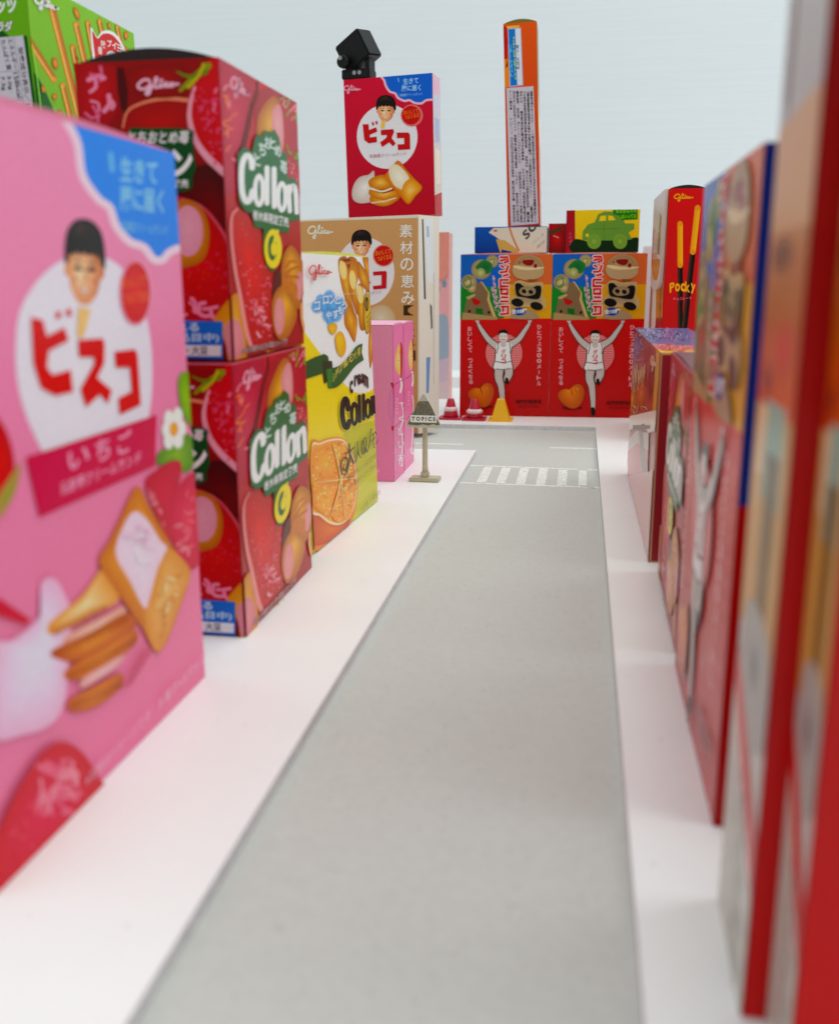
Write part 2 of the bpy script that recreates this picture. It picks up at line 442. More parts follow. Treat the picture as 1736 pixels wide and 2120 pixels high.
# close-ups of the photograph the designs are drawn on: corner and scale
Z1 = (0, 350, .4717); Z2 = (0, 1300, .4493); Z3 = (0, 2000, .6132); Z4 = (0, 0, .2995); Z5 = (300, 150, .5659)
Z7 = (1080, 750, .6132); Z8 = (1180, 80, .3631); G1 = (1660, 850, .4263); G2 = (1700, 50, .415); G3 = (2280, 650, .3065)
G4 = (2250, 1150, .5895); G5 = (2400, 500, .5661); G6 = (2450, 1500, 1.0614); G8 = (2700, 0, .5662)
H3 = (1500, 780, .3678); H5 = (820, 480, .4057); H6 = (1100, 900, .2829); H7 = (1150, 1450, .2736)
def re(A, frm, to):
    """points drawn on one close-up, moved to another"""
    f = lambda p: ((frm[0] + p[0] * frm[2] - to[0]) / to[2], (frm[1] + p[1] * frm[2] - to[1]) / to[2])
    return [f(p) for p in A]

# ---- shared pieces of lettering and pictures
def script_mark(A, x, y, w_, h_, col, wd, sk=0.0):
    T = lambda P: [(x + (p[0] - 65) / 300 * w_, y + (p[1] - 250) / 200 * h_ + sk * (p[0] - 65) / 300 * w_) for p in P]
    for P in ([(160, 285), (135, 258), (105, 265), (74, 310), (76, 352), (105, 372), (140, 355), (162, 305)],
              [(162, 300), (160, 370), (152, 432), (134, 442), (130, 415), (152, 385), (188, 345)],
              [(185, 350), (204, 295), (208, 250), (195, 258), (192, 335), (204, 368), (222, 355)],
              [(236, 312), (230, 360), (250, 358)], [(288, 325), (266, 322), (260, 352), (285, 364), (300, 350)],
              [(318, 322), (300, 342), (312, 366), (332, 346), (318, 324), (335, 342), (368, 346)]):
        A.stroke(T(P), wd, col, 5, cap=False)
    p = T([(240, 285)])[0]; A.ell(p[0], p[1], wd * .7, wd * .7, col, n=8)
def child_face(A, cx, cy, s, skx=0.0, ax=1.0):
    """a smiling child's head, s = half the head height"""
    T = lambda P: [(cx + x * s * ax, cy + y * s + skx * x * s) for x, y in P]
    A.blob(T([(-.64, .1), (-.72, -.3), (-.62, -.75), (-.3, -1.02), (.2, -1.05), (.6, -.82), (.76, -.35), (.7, .12), (0, .3)]), (66, 48, 40), (20, 14, 13), smooth=5, shift=(-.1 * s, -.5 * s))
    A.ell(*T([(-.6, .16)])[0], .09 * s, .16 * s, (226, 164, 124), n=10); A.ell(*T([(.6, .16)])[0], .09 * s, .16 * s, (206, 136, 100), n=10)
    A.blob(T([(-.56, -.2), (-.3, -.44), (0, -.46), (.35, -.44), (.58, -.2), (.6, .2), (.5, .58), (.26, .86), (.0, .94), (-.26, .86), (-.48, .58), (-.58, .2)]), (254, 222, 188), (222, 154, 112), smooth=5, shift=(-.14 * s, .05 * s))
    A.poly(T([(-.62, .05), (-.58, -.3), (-.4, -.62), (0, -.7), (.4, -.62), (.62, -.3), (.66, .05), (.54, -.14), (.46, -.24), (.38, -.14), (.26, -.27), (.12, -.17), (0, -.29), (-.14, -.17), (-.27, -.28), (-.38, -.15), (-.48, -.24), (-.55, -.12)]), (34, 24, 22))
    for sx in (-.24, .25):
        A.ell(*T([(sx * 1.45, .36)])[0], .17 * s * ax, .13 * s, (240, 160, 130, .5), (240, 160, 130, 0.0), n=14)
        A.stroke(T([(sx - .13, -.03), (sx, -.08), (sx + .13, -.03)]), .035 * s, (110, 76, 58), 4)
        A.stroke(T([(sx - .11, .12), (sx, .07), (sx + .11, .12)]), .06 * s, (60, 40, 34), 4); A.ell(*T([(sx, .11)])[0], .06 * s * ax, .055 * s, (48, 32, 28), n=12)
    A.stroke(T([(.03, .05), (.07, .28), (.05, .36), (-.05, .37)]), .035 * s, (220, 150, 114), 4)
    A.blob(T([(-.2, .54), (-.1, .57), (.1, .57), (.22, .52), (.12, .66), (-.02, .69), (-.12, .65)]), (250, 236, 228), (204, 110, 98), smooth=4, power=3)
    A.blob(T([(.3, -.2), (.56, -.16), (.6, .2), (.5, .58), (.3, .8), (.4, .4)]), (206, 136, 96, .0), (206, 136, 96, .35), smooth=4)
def big_kana(A, T, col):
    """three heavy katakana, drawn on a 0-1 square per character"""
    q = lambda P: [T(p) for p in P]
    # bi
    A.poly(q([(0.00, .10), (.13, .08), (.15, .38), (.40, .30), (.43, .45), (.16, .55), (.17, .70), (.22, .76), (.42, .72), (.43, .90), (.18, .95), (.05, .86), (.02, .70)]), col)
    A.poly(q([(.19, .02), (.25, .0), (.27, .18), (.21, .20)]), col); A.poly(q([(.32, -.04), (.38, -.06), (.41, .12), (.35, .15)]), col)
    # su
    A.poly(q([(.53, .38), (.93, .33), (.95, .46), (.84, .72), (1.02, .94), (.90, 1.06), (.75, .90), (.60, 1.12), (.50, 1.0), (.68, .75), (.77, .52), (.55, .54)]), col)
    # ko
    A.poly(q([(1.08, .44), (1.46, .44), (1.50, .50), (1.49, 1.25), (1.09, 1.27), (1.08, 1.10), (1.34, 1.08), (1.34, .62), (1.09, .62)]), col)
def biscuit(A, P, c0=(240, 176, 92), c1=(196, 112, 42)):
    A.blob(P, c0, c1, smooth=0, rings=4, power=1.6)
def roll(A, P, pc, prx, pry, rot=0, pink=(226, 150, 160), shift=(0, 0)):
    """a cream-filled biscuit roll: golden shell and the pale filling at its cut end"""
    A.blob(P, (236, 186, 92), (184, 112, 30), smooth=6, rings=4, shift=shift)
    if prx: A.ell(pc[0], pc[1], prx, pry, mixc(pink, (255, 235, 235), .15)[:3], pink, rot, n=22)

# ================================================================== LEFT ROW
# ---- pink biscuit box in the foreground
B = Box('biscuit_box', (-0.0922, 0.2215), -90.9, 0.0930, 0.042, 0.1273, hand=-1, body=(240, 144, 176), edge=(242, 166, 190))
A = B.art('y+', Z2)
A.fill((248, 154, 188), (242, 138, 172))
q1 = lambda P: re(P, Z1, Z2)
q3 = lambda P: re(P, Z3, Z2)
# white-edged blue cloud
cloud = [(415, 60), (520, 210), (600, 370), (640, 620), (760, 800), (850, 870), (900, 1010), (1000, 1130), (1090, 1165), (1130, 1190), (1190, 1270), (1260, 1275), (1310, 1220), (1370, 1190), (1420, 1180)]
A.poly(q1(spl(cloud, False, 5) + [(1420, 200), (500, 20)]), (14, 140, 236))
A.stroke(q1(cloud), 62, (246, 214, 228), 6)
for st, a, b_, h in (('生きて', (930, 660), (1220, 690), 190), ('腸に届く', (930, 890), (1270, 920), 190), ('乳酸菌クリームサンド', (930, 1050), (1300, 1085), 80)):
    pa, pb = q1([a, b_]); A.text(st, pa, pb, h * 1.05, (150, 208, 250), 0.02 if h > 100 else 0)
pa, = q1([(855, 520)]); A.stroke([(pa[0], pa[1] - 70), (pa[0] + 15, pa[1] + 60)], 38, (120, 190, 248), 0)
# white disc and portrait
A.blob(q1([(-100 + 230, 1790), (210, 1550), (400, 1330), (640, 1230), (880, 1290), (1060, 1490), (1150, 1800), (1180, 2120), (1160, 2440), (1080, 2700), (700, 2900), (420, 2880), (230, 2560), (130, 2200)]), (236, 232, 240), (232, 226, 236), smooth=5)
pc, = q1([(650, 1330)]); child_face(A, pc[0], pc[1] - 20, 350, 0.06, 0.64)
A.poly(q1([(600, 1640), (700, 1660), (640, 1880), (590, 1870)]), (240, 200, 140))
e, = q1([(1045, 1530)]); A.ell(e[0], e[1], 132, 268, (240, 160, 186)); A.ell(e[0], e[1], 118, 250, (226, 18, 24), (206, 8, 24), rot=0)
for st, a, b_ in (('おいしくて', (930, 1500), (1130, 1480)), ('つよくなる', (955, 1620), (1145, 1600))):
    pa, pb = q1([a, b_]); A.text(st, pa, pb, 95, (236, 120, 20), 0.02)
# lettering: bi, su, ko drawn in place
RD = (214, 10, 28)
for P in ([(232, 1720), (325, 1745), (355, 1870), (490, 1800), (525, 1900), (370, 1980), (355, 2110), (400, 2170), (540, 2130), (560, 2300), (420, 2330), (310, 2270), (250, 2080)],
          [(420, 1690), (455, 1670), (470, 1715), (430, 1735)], [(500, 1670), (535, 1650), (550, 1705), (515, 1715)],
          [(595, 1900), (790, 1885), (805, 1930), (800, 2080), (745, 2190), (860, 2290), (830, 2390), (765, 2320), (660, 2420), (615, 2280), (725, 2080), (720, 2030), (605, 2030)],
          [(880, 1990), (1040, 1970), (1060, 2010), (1085, 2400), (920, 2480), (910, 2350), (1015, 2300), (1000, 2110), (890, 2110)]):
    A.poly(q1(P), RD)
A.poly([(200, 835), (1270, 488), (1255, 905), (310, 1325)], (206, 12, 92))
for st, a, b_, h in (('い', (545, 950), (715, 880), 150), ('ち', (770, 880), (885, 838), 178), ('ご', (950, 820), (1060, 778), 178), ('乳酸菌クリームサンド', (485, 1150), (1140, 880), 105)):
    A.text(st, a, b_, h, (248, 170, 200), 0.015)
# flower and leaf at the far edge
A.blob([(1450, 180), (1520, 140), (1560, 300), (1560, 560), (1500, 520), (1450, 350)], (160, 196, 60), (120, 170, 40))
A.blob([(1280, 800), (1370, 740), (1480, 640), (1570, 700), (1570, 900), (1480, 960), (1390, 870), (1280, 900)], (150, 190, 70), (96, 146, 44))
for x, y, r in ((1365, 520, 48), (1438, 500, 50), (1468, 600, 46), (1440, 690, 50), (1362, 700, 48), (1345, 610, 46)): A.ell(x, y, r * .85, r * 1.5, (252, 250, 246), (232, 232, 226), n=16)
A.ell(1405, 605, 34, 56, (246, 186, 30), (226, 160, 20))
# strawberries
A.blob([(1170, 1060), (1260, 940), (1400, 860), (1470, 900), (1440, 1100), (1400, 1350), (1380, 1520), (1300, 1400)], (212, 46, 86), (196, 30, 70))
A.blob([(1400, 1150), (1500, 1000), (1600, 960), (1660, 1100), (1650, 1500), (1600, 1720), (1500, 1730), (1400, 1540), (1370, 1300)], (226, 80, 104), (204, 44, 82))
A.squiggles([(1430, 1200), (1560, 1100), (1560, 1650), (1440, 1560)], 16, 60, 16, [(240, 150, 160), (234, 124, 140)], 3)
A.squiggles([(1190, 1100), (1330, 1300), (1330, 1450), (1230, 1200)], 8, 50, 14, [(240, 150, 160)], 4)
A.blob([(-120, 500), (0, 560), (90, 800), (80, 1050), (0, 1250), (-120, 1250)], (214, 6, 46), (196, 16, 60))
A.blob([(-60, 1200), (60, 1000), (150, 880), (130, 1050), (40, 1250), (-60, 1350)], (150, 170, 70), (196, 150, 110))
# cream, stack of biscuits and the leaning biscuit with cream
A.blob(q3([(-60, 620), (60, 560), (220, 420), (230, 230), (300, 190), (360, 260), (420, 420), (400, 600), (380, 900), (300, 1060), (120, 1130), (-60, 1120)]), (232, 226, 244), (236, 186, 214), rings=5, power=2)
A.poly(q3([(-60, 330), (-20, 310), (170, 440), (140, 470), (-60, 400)]), (212, 24, 78))
for P, c0, c1 in (([(280, 460), (470, 300), (600, 130), (650, 200), (700, 320), (560, 400), (400, 490), (290, 530)], (250, 228, 184), (226, 160, 84)),
                  ([(380, 540), (640, 400), (720, 360), (730, 420), (600, 520), (400, 600)], (240, 200, 190), (226, 170, 150)),
                  ([(300, 620), (520, 520), (740, 400), (800, 480), (640, 600), (440, 690), (320, 670)], (232, 160, 84), (196, 104, 44)),
                  ([(380, 740), (600, 610), (790, 500), (800, 580), (650, 700), (480, 790), (390, 800)], (238, 168, 92), (204, 116, 50)),
                  ([(470, 800), (600, 720), (720, 650), (710, 700), (600, 780), (480, 850)], (242, 206, 206), (230, 170, 170)),
                  ([(400, 920), (560, 830), (700, 760), (720, 830), (600, 940), (480, 990), (400, 980)], (238, 168, 90), (200, 110, 46))):
    A.blob(q3(P), c0, c1, smooth=4)
A.blob(q3([(806, -362), (880, -235), (982, -57), (1060, 60), (1128, 150), (1085, 310), (942, 640), (830, 480), (690, 280), (576, 96), (640, -30), (720, -200)]), (240, 188, 112), (206, 124, 52), smooth=3, rings=4, power=1.5)
A.blob(q3([(762, -185), (806, -205), (870, -150), (940, -40), (985, 20), (930, 130), (880, 310), (848, 370), (760, 205), (688, 80), (680, 0), (720, -110)]), (246, 228, 242), (236, 214, 230), rings=3)
A.blob(q3([(1000, 18), (1122, 150), (1080, 310), (940, 632), (852, 450), (884, 320), (935, 135)]), (244, 204, 142), (222, 156, 84), smooth=4)
rd = random.Random(3)
for a_, b_, k_ in (((300, 650), (740, 430), 22), ((400, 770), (790, 560), 20), ((420, 950), (700, 820), 16), ((300, 510), (600, 370), 15)):
    for i in range(k_):
        t = i / (k_ - 1); x = a_[0] + (b_[0] - a_[0]) * t; y = a_[1] + (b_[1] - a_[1]) * t
        A.stroke(q3([(x, y - 18), (x + 6, y + 26 + rd.uniform(-8, 8))]), 12, (188, 96, 36, .75), 0, cap=False)
A.specks(q3([(900, 340), (1000, 120), (1080, 160), (950, 560)]), 26, 8, 18, [(214, 150, 80), (250, 222, 170)], 5)
A.squiggles([(960, 1500), (1060, 1360), (1240, 1500), (1140, 1800)], 7, 190, 16, [(240, 200, 222), (250, 240, 248)], 6)
A.poly(q3([(700, 850), (860, 580), (880, 640), (760, 830)]), (206, 84, 120, .6))
# big strawberry at the foot and the small print along the bottom edge
st_ = [(20, 1560), (120, 1380), (220, 1240), (340, 1170), (460, 1230), (560, 1380), (600, 1500), (300, 1900), (-40, 2100), (-60, 1800)]
A.blob(q3(st_), (222, 70, 100), (206, 22, 62), rings=4)
A.squiggles(q3([(220, 1300), (350, 1230), (450, 1400), (380, 1600), (200, 1600)]), 40, 110, 34, [(238, 150, 166), (232, 122, 146), (224, 100, 130)], 8)
A.squiggles(q3([(20, 1620), (180, 1500), (200, 1800), (40, 1900)]), 14, 60, 24, [(234, 90, 110), (220, 50, 80)], 9)
pa, pb = q3([(480, 1440), (1200, 690)]); A.text('※写真はイメージです　お菓子×3パック', pa, pb, 90, (244, 190, 210), 0.0)
B.put('y+', A.mesh())
tag(B.o, 'large pink biscuit box with blue cloud corner and white disc, nearest on the left', 'biscuit box')
B.flap((226, 120, 156), 0.0012)

# ---- two strawberry boxes, one on the other
CW, CT, CH = 0.069, 0.040, 0.0772
up = Box('snack_box', (-0.0940, 0.2580), 89.5, CW, CT, CH, CH + 0.0003, 1, body=(150, 12, 40), edge=(190, 70, 86))
low = Box('snack_box', (-0.0914, 0.2500), 89.5, CW, CT, CH, 0, 1, body=(150, 12, 40), edge=(190, 70, 86))
# front
A = up.art('x-', Z5)
A.fill((150, 10, 38), (140, 4, 32))
A.blob([(-40, 100), (120, 140), (230, 180), (240, 420), (150, 560), (-40, 560)], (196, 18, 56), (164, 10, 44))
A.squiggles([(60, 180), (220, 180), (210, 480), (60, 480)], 9, 90, 26, [(232, 150, 178), (222, 120, 156)], 5)
A.poly([(225, 170), (270, 170), (300, 330), (290, 480), (250, 430), (230, 300)], (84, 2, 18))
A.blob([(260, 560), (300, 450), (420, 390), (640, 370), (720, 420), (760, 700), (700, 800), (400, 800), (280, 680)], (196, 12, 44), (160, 6, 34))
A.stroke([(265, 560), (300, 450), (420, 392), (560, 372), (700, 385)], 26, (228, 150, 120), 6, (.4, 1))
A.blob([(300, 180), (540, 150), (660, 170), (660, 330), (520, 370), (330, 330)], (176, 14, 46), (140, 4, 34))
# strawberry that runs round the corner
sb = [(800, 140), (1040, 100), (1040, 960), (960, 880), (820, 780), (730, 640), (690, 500), (700, 340)]
A.blob(sb, (222, 24, 68), (196, 14, 54), shift=(80, -100))
A.stroke([(730, 300), (700, 420), (700, 520), (740, 650), (830, 770), (960, 880)], 44, (232, 170, 186), 6, (.4, 1.2))
A.squiggles([(760, 220), (900, 180), (920, 760), (780, 600)], 22, 46, 18, [(230, 130, 160), (220, 90, 124), (206, 50, 60)], 6)
A.specks([(700, 320), (800, 300), (960, 860), (840, 780)], 40, 6, 12, [(222, 100, 124), (206, 60, 70)], 7)
A.stroke([(640, 320), (720, 240), (820, 160)], 44, (150, 160, 40), 5, (.5, 1)); A.stroke([(620, 200), (700, 230), (800, 200)], 36, (120, 140, 30), 5, (.3, 1)); A.stroke([(690, 300), (760, 220), (790, 150)], 20, (196, 190, 70), 5)
script_mark(A, 360, 250, 270, 105, (244, 196, 214), 17, -.08)
# dark gap, lower strawberry
A.blob([(560, 900), (800, 800), (900, 880), (990, 960), (1040, 1100), (1040, 1500), (960, 1450), (930, 1280), (820, 1060), (600, 1000)], (120, 2, 30), (74, 0, 18))
ls = [(400, 1040), (640, 1010), (760, 1060), (880, 1180), (950, 1320), (975, 1520), (985, 1650), (870, 1800), (400, 1800)]
A.blob(ls, (212, 14, 48), (180, 10, 48), rings=4)
A.stroke([(640, 1020), (770, 1065), (890, 1200), (950, 1330), (975, 1560)], 20, (206, 96, 110), 6, (.5, 1.1))
A.specks([(650, 1480), (950, 1330), (960, 1600), (680, 1700)], 46, 5, 11, [(206, 70, 96), (196, 40, 60), (206, 70, 50)], 11)
A.squiggles([(640, 1660), (860, 1660), (860, 1780), (640, 1780)], 8, 80, 24, [(230, 140, 170)], 12)
roll(A, [(560, 1240), (600, 1060), (700, 1030), (790, 1100), (830, 1240), (800, 1400), (700, 1460), (560, 1460)], (690, 1230), 98, 165, 0, (222, 160, 178))
# green badge that carries on behind the pink box
A.poly([(300, 590), (420, 565), (700, 570), (720, 640), (730, 720), (740, 820), (720, 880), (710, 960), (600, 975), (560, 960), (300, 900)], (10, 84, 40), 3)
A.text('とちおとめ苺', (300, 665), (690, 665), 85, (240, 240, 244), 0.02, skew=.03)
A.text('ン', (575, 885), (720, 885), 185, (240, 240, 246), 0.045); A.text('コロ', (330, 880), (560, 885), 180, (240, 240, 246), 0.045)
A.text('県限定発売', (440, 955), (692, 950), 55, (236, 240, 240), 0.02)
A.blob([(850, 1820), (990, 1640), (1040, 1700), (1050, 2120), (960, 2110), (930, 1950)], (228, 176, 84), (206, 140, 40)); A.poly([(930, 1850), (1040, 1790), (1040, 2060), (960, 2060)], (214, 146, 158), 4)
A.poly([(400, 1800), (915, 1815), (915, 2060), (400, 2040)], (0, 112, 200)); A.poly([(400, 1965), (905, 1970), (905, 2040), (400, 2035)], (226, 230, 236))
A.text('含まれる', (440, 1880), (760, 1880), 62, (214, 232, 248), .015); A.text('(28品目中)', (520, 1955), (890, 1955), 66, (200, 226, 248), .015); A.text('乳・小麦・大豆', (440, 2030), (820, 2030), 56, (60, 66, 70), .015)
A.poly([(300, 2052), (948, 2062), (985, 2180), (300, 2180)], (14, 6, 8))
collon_front = A.mesh()
# street side
A = up.art('y-', H5)
A.fill((196, 30, 64), (168, 10, 40))
g5 = lambda P: re(P, Z5, H5)
A.blob(g5([(880, 80), (1080, 200), (1110, 360), (1080, 560), (1060, 720), (1000, 960), (900, 900)]), (204, 66, 92), (176, 34, 66), shift=(-30, -60))
A.squiggles(g5([(920, 250), (1000, 280), (1000, 800), (930, 700)]), 12, 70, 20, [(236, 150, 160), (240, 130, 90)], 14)
A.stroke(g5([(1130, 260), (1130, 330), (1100, 420), (1060, 600), (1030, 720)]), 60, (128, 10, 36, .7), 5, (.4, 1))
A.blob(g5([(1130, 380), (1230, 300), (1420, 420), (1430, 900), (1350, 900), (1150, 700)]), (192, 44, 70), (170, 26, 52))
A.squiggles(g5([(1280, 360), (1410, 420), (1410, 540), (1330, 520)]), 10, 60, 16, [(232, 140, 150), (140, 160, 50)], 15)
roll(A, g5([(1125, 600), (1140, 480), (1200, 380), (1250, 360), (1290, 440), (1305, 600), (1290, 720), (1150, 700)]), (0, 0), 0, 0)
A.blob(g5([(1225, 480), (1260, 410), (1290, 450), (1302, 600), (1290, 700), (1240, 640)]), (232, 176, 176), (222, 150, 156))
script_mark(A, *g5([(960, 215)])[0], 170, 190, (240, 170, 188), 20, .55)
for P in ([(640, 380), (600, 250), (560, 120)], [(690, 400), (650, 300), (590, 180)], [(680, 250), (640, 230), (700, 130)], [(700, 340), (670, 280), (700, 200)]):
    A.stroke(P, 36, (136, 156, 40), 5, (1, .2))
A.blob([(560, 240), (600, 210), (660, 300), (720, 420), (720, 640), (660, 560), (600, 480), (560, 400)], (196, 50, 66), (176, 30, 54))
A.specks([(560, 250), (640, 320), (700, 700), (660, 600)], 40, 5, 10, [(236, 160, 170), (226, 120, 130)], 16)
# lower strawberry
ls = [(60, 760), (110, 705), (180, 740), (280, 860), (360, 1000), (430, 1250), (450, 1600), (430, 1860), (330, 1940), (220, 1930), (150, 1550), (90, 1250), (55, 950)]
A.blob(ls, (228, 16, 40), (186, 14, 42), rings=4, shift=(-20, -100))
A.stroke([(110, 705), (62, 770), (58, 950), (92, 1250), (140, 1500), (190, 1780), (230, 1930)], 34, (232, 156, 156), 6, (.5, 1.1))
A.specks([(110, 800), (250, 900), (400, 1300), (420, 1850), (240, 1900), (120, 1300)], 90, 6, 12, [(220, 80, 90), (196, 30, 20), (226, 130, 140)], 18)
A.squiggles([(230, 1400), (400, 1380), (410, 1850), (250, 1850)], 24, 52, 20, [(236, 140, 152), (224, 100, 120), (240, 170, 178)], 19)
A.poly([(440, 1300), (520, 1250), (500, 1400), (430, 1560)], (96, 2, 20), 4)
# rolls
roll(A, [(585, 1030), (650, 1090), (705, 1210), (715, 1400), (690, 1540), (655, 1612), (590, 1540), (530, 1430), (505, 1300), (520, 1130)], (672, 1395), 34, 130, 2, (222, 150, 150), (-20, -150))
roll(A, [(515, 1395), (570, 1450), (640, 1600), (640, 1700), (580, 1840), (515, 1890), (460, 1850), (425, 1720), (420, 1560), (455, 1450)], (488, 1672), 48, 170, 0, (222, 150, 150), (30, -100))
A.squiggles([(520, 1200), (620, 1200), (620, 1480), (560, 1400)], 7, 130, 30, [(206, 130, 30), (196, 120, 20)], 21)
A.stroke([(690, 1560), (690, 1680), (715, 1800)], 24, (232, 170, 120), 4)
# corner roll
A.blob([(-30, 1620), (80, 1470), (120, 1500), (150, 1700), (190, 1900), (180, 2080), (120, 2110), (-20, 2110)], (230, 180, 84), (206, 140, 36)); A.blob([(-20, 1720), (80, 1690), (140, 1780), (165, 1960), (120, 2040), (-20, 2040)], (224, 150, 156), (214, 140, 150))
# badge
bd = [(105, 200), (165, 140), (235, 185), (265, 60), (300, 20), (330, 50), (350, -10), (420, 10), (440, -20), (485, 60), (500, 180), (555, 205), (562, 420), (625, 425), (652, 480), (668, 800), (575, 812), (575, 915), (480, 905), (495, 1050), (480, 1190), (430, 1275), (375, 1230), (335, 1080), (345, 880), (262, 870), (232, 740), (180, 725), (120, 640)]
A.poly(bd, (22, 112, 56))
for ch, x, y, r in (('と', 255, 300, 62), ('ち', 300, 210, 66), ('お', 352, 150, 62), ('と', 400, 150, 56), ('め', 445, 220, 60), ('苺', 492, 370, 66)):
    A.text(ch, (x, y), (x + r * .95, y + r * .35), r * 1.75, (226, 236, 232), .02)
WH = (240, 242, 248)
A.stroke([(238, 330), (225, 245), (185, 222), (150, 290), (140, 420), (150, 560), (185, 635), (222, 610), (242, 540)], 52, WH, 5)
A.ell(300, 535, 57, 152, WH); A.ell(300, 535, 15, 98, (22, 112, 56)); A.stroke([(372, 330), (372, 650)], 46, WH, 0); A.stroke([(435, 340), (437, 680)], 46, WH, 0)
A.ell(506, 592, 54, 142, WH); A.ell(506, 592, 14, 90, (22, 112, 56)); A.stroke([(566, 500), (578, 722)], 40, WH, 0); A.stroke([(572, 560), (600, 495), (628, 530), (640, 735)], 40, WH, 5)
A.text('栃木県限定発売', (245, 800), (565, 870), 92, WH, .02)
A.ell(425, 1062, 80, 178, (240, 220, 10)); A.ell(418, 1055, 40, 115, (22, 112, 56)); A.ell(432, 1062, 28, 62, (240, 220, 10)); A.stroke([(430, 1060), (440, 980), (465, 900)], 26, (240, 220, 10), 4)
A.poly([(140, 2010), (555, 1925), (550, 1880), (145, 1960)], (70, 4, 16, .35))
A.text('とちおとめ苺果汁0.2%使用 ※写真はイメージです', (145, 2015), (555, 1925), 58, (206, 190, 190), .01)
for x in (355, 400): A.stroke([(x, 2080), (x + 25, 1990)], 22, (196, 160, 30), 0)
collon_side = A.mesh()
for bx in (up, low):
    bx.put('x-', collon_front); bx.put('y-', collon_side)
up.flap((30, 6, 10), 0.0030, 0.0012, axis='y')
G_ = 'strawberry snack boxes stacked on the left pavement'
tag(up.o, 'upper of two stacked strawberry roll boxes, with a dark bulging top', 'snack box', G_)
tag(low.o, 'lower of two stacked strawberry roll boxes, standing on the white pavement', 'snack box', G_)

# ---- green pretzel box behind them
B = Box('snack_box', (-0.1763, 0.3130), 90, 0.0775, 0.05, 0.1925, 0, 1, body=(90, 150, 20), edge=(150, 210, 60))
A = B.art('y-', Z4)
A.fill((142, 196, 10), (126, 180, 10))
A.poly([(290, 700), (345, 800), (470, 950), (560, 1120), (680, 1400), (900, 1900), (200, 1900)], (6, 108, 40))
def stick(P, wd, c0=(232, 164, 74), c1=(190, 110, 34)):
    A.stroke(P, wd + 8, (150, 96, 30), 0); A.stroke(P, wd, c0, 0, col2=c1); A.stroke([(p[0] - wd * .2, p[1]) for p in P], wd * .22, (246, 200, 120), 0, cap=False)
stick([(300, 420), (340, 470), (660, 970)], 74)
stick([(630, 90), (1010, 1600)], 78); stick([(925, 290), (1080, 950)], 62); stick([(885, 570), (960, 960), (1060, 1500)], 62, (226, 150, 60))
stick([(760, 1040), (900, 1600)], 66); stick([(1065, 270), (1160, 800)], 50); stick([(1210, 250), (1270, 500)], 50); stick([(1425, 320), (1480, 560)], 40)
for x, y, rx, ry, r in ((930, 160, 30, 85, -20), (668, 768, 38, 78, -12), (660, 1178, 32, 42, 0), (1535, 430, 28, 56, 0), (1328, 312, 18, 44, -18), (520, 1085, 24, 52, -8), (725, 1380, 36, 46, 0), (1540, 610, 24, 50, -20)):
    A.ell(x, y, rx, ry, (236, 180, 96), (190, 112, 34), r, n=14)
A.specks([(900, 620), (980, 700), (1060, 1200), (980, 1200)], 14, 10, 18, [(176, 96, 26)], 3, 2.2)
A.poly([(1095, 330), (1175, 450), (1230, 385), (1330, 370), (1440, 450), (1540, 640), (1640, 780), (1640, 1000), (1130, 1000), (1120, 700)], (240, 240, 242), 3)
A.poly([(1115, 380), (1180, 470), (1240, 415), (1330, 410), (1420, 480), (1500, 630), (1500, 900), (1150, 900), (1150, 700)], (206, 50, 48), 3)
for ch, x, y in (('香', 1185, 650), ('味', 1225, 575), ('ブ', 1300, 565), ('イ', 1360, 590), ('ヨ', 1420, 625), ('ン', 1470, 670)): A.text(ch, (x, y), (x + 55, y + 20), 92, (244, 240, 240), .02)
A.ell(1345, 700, 70, 80, (236, 236, 240))
script_mark(A, 410, -70, 290, 160, (240, 244, 240), 26, .35)
A.stroke([(296, 0), (345, 330), (430, 880), (490, 1350)], 14, (150, 230, 90), 0)
B.put('y-', A.mesh())
A = B.art('x-', Z4)
A.fill((120, 178, 16), (110, 168, 14))
A.poly([(0, 330), (40, 380), (120, 440), (330, 430), (480, 1600), (-200, 1600)], (8, 96, 36))
A.text('プリッツ', (-300, 150), (200, 165), 190, (244, 246, 240), .04); A.text('サラダ', (-140, 400), (160, 388), 150, (10, 70, 30), .09); A.text('サラダ', (-130, 390), (152, 378), 130, (240, 246, 240), .03)
A.poly([(-300, 480), (285, 432), (410, 1340), (500, 1900), (-300, 1900)], (206, 204, 212))
BK = (60, 58, 66)
A.stroke([(170, 445), (300, 1320)], 4, BK, 0, cap=False); A.stroke([(-100, 890), (230, 858)], 4, BK, 0, cap=False); A.stroke([(-100, 1260), (275, 1215)], 4, BK, 0, cap=False)
for st, a, b_, h in (('栄養成分表示／1袋', (215, 575), (330, 1390), 66), ('エネルギー', (95, 470), (165, 850), 62), ('158kcal', (160, 890), (215, 1200), 60), ('たんぱく質', (5, 490), (85, 860), 62), ('3.0g', (75, 930), (100, 1100), 60), ('7.3g', (-5, 935), (20, 1110), 60)):
    dx, dy = b_[0] - a[0], b_[1] - a[1]
    A.text(st, a, b_, h, BK, .012, up=(dy, -dx))
B.put('x-', A.mesh())
tag(B.o, 'tall bright green pretzel stick box behind the stacked strawberry boxes', 'snack box')

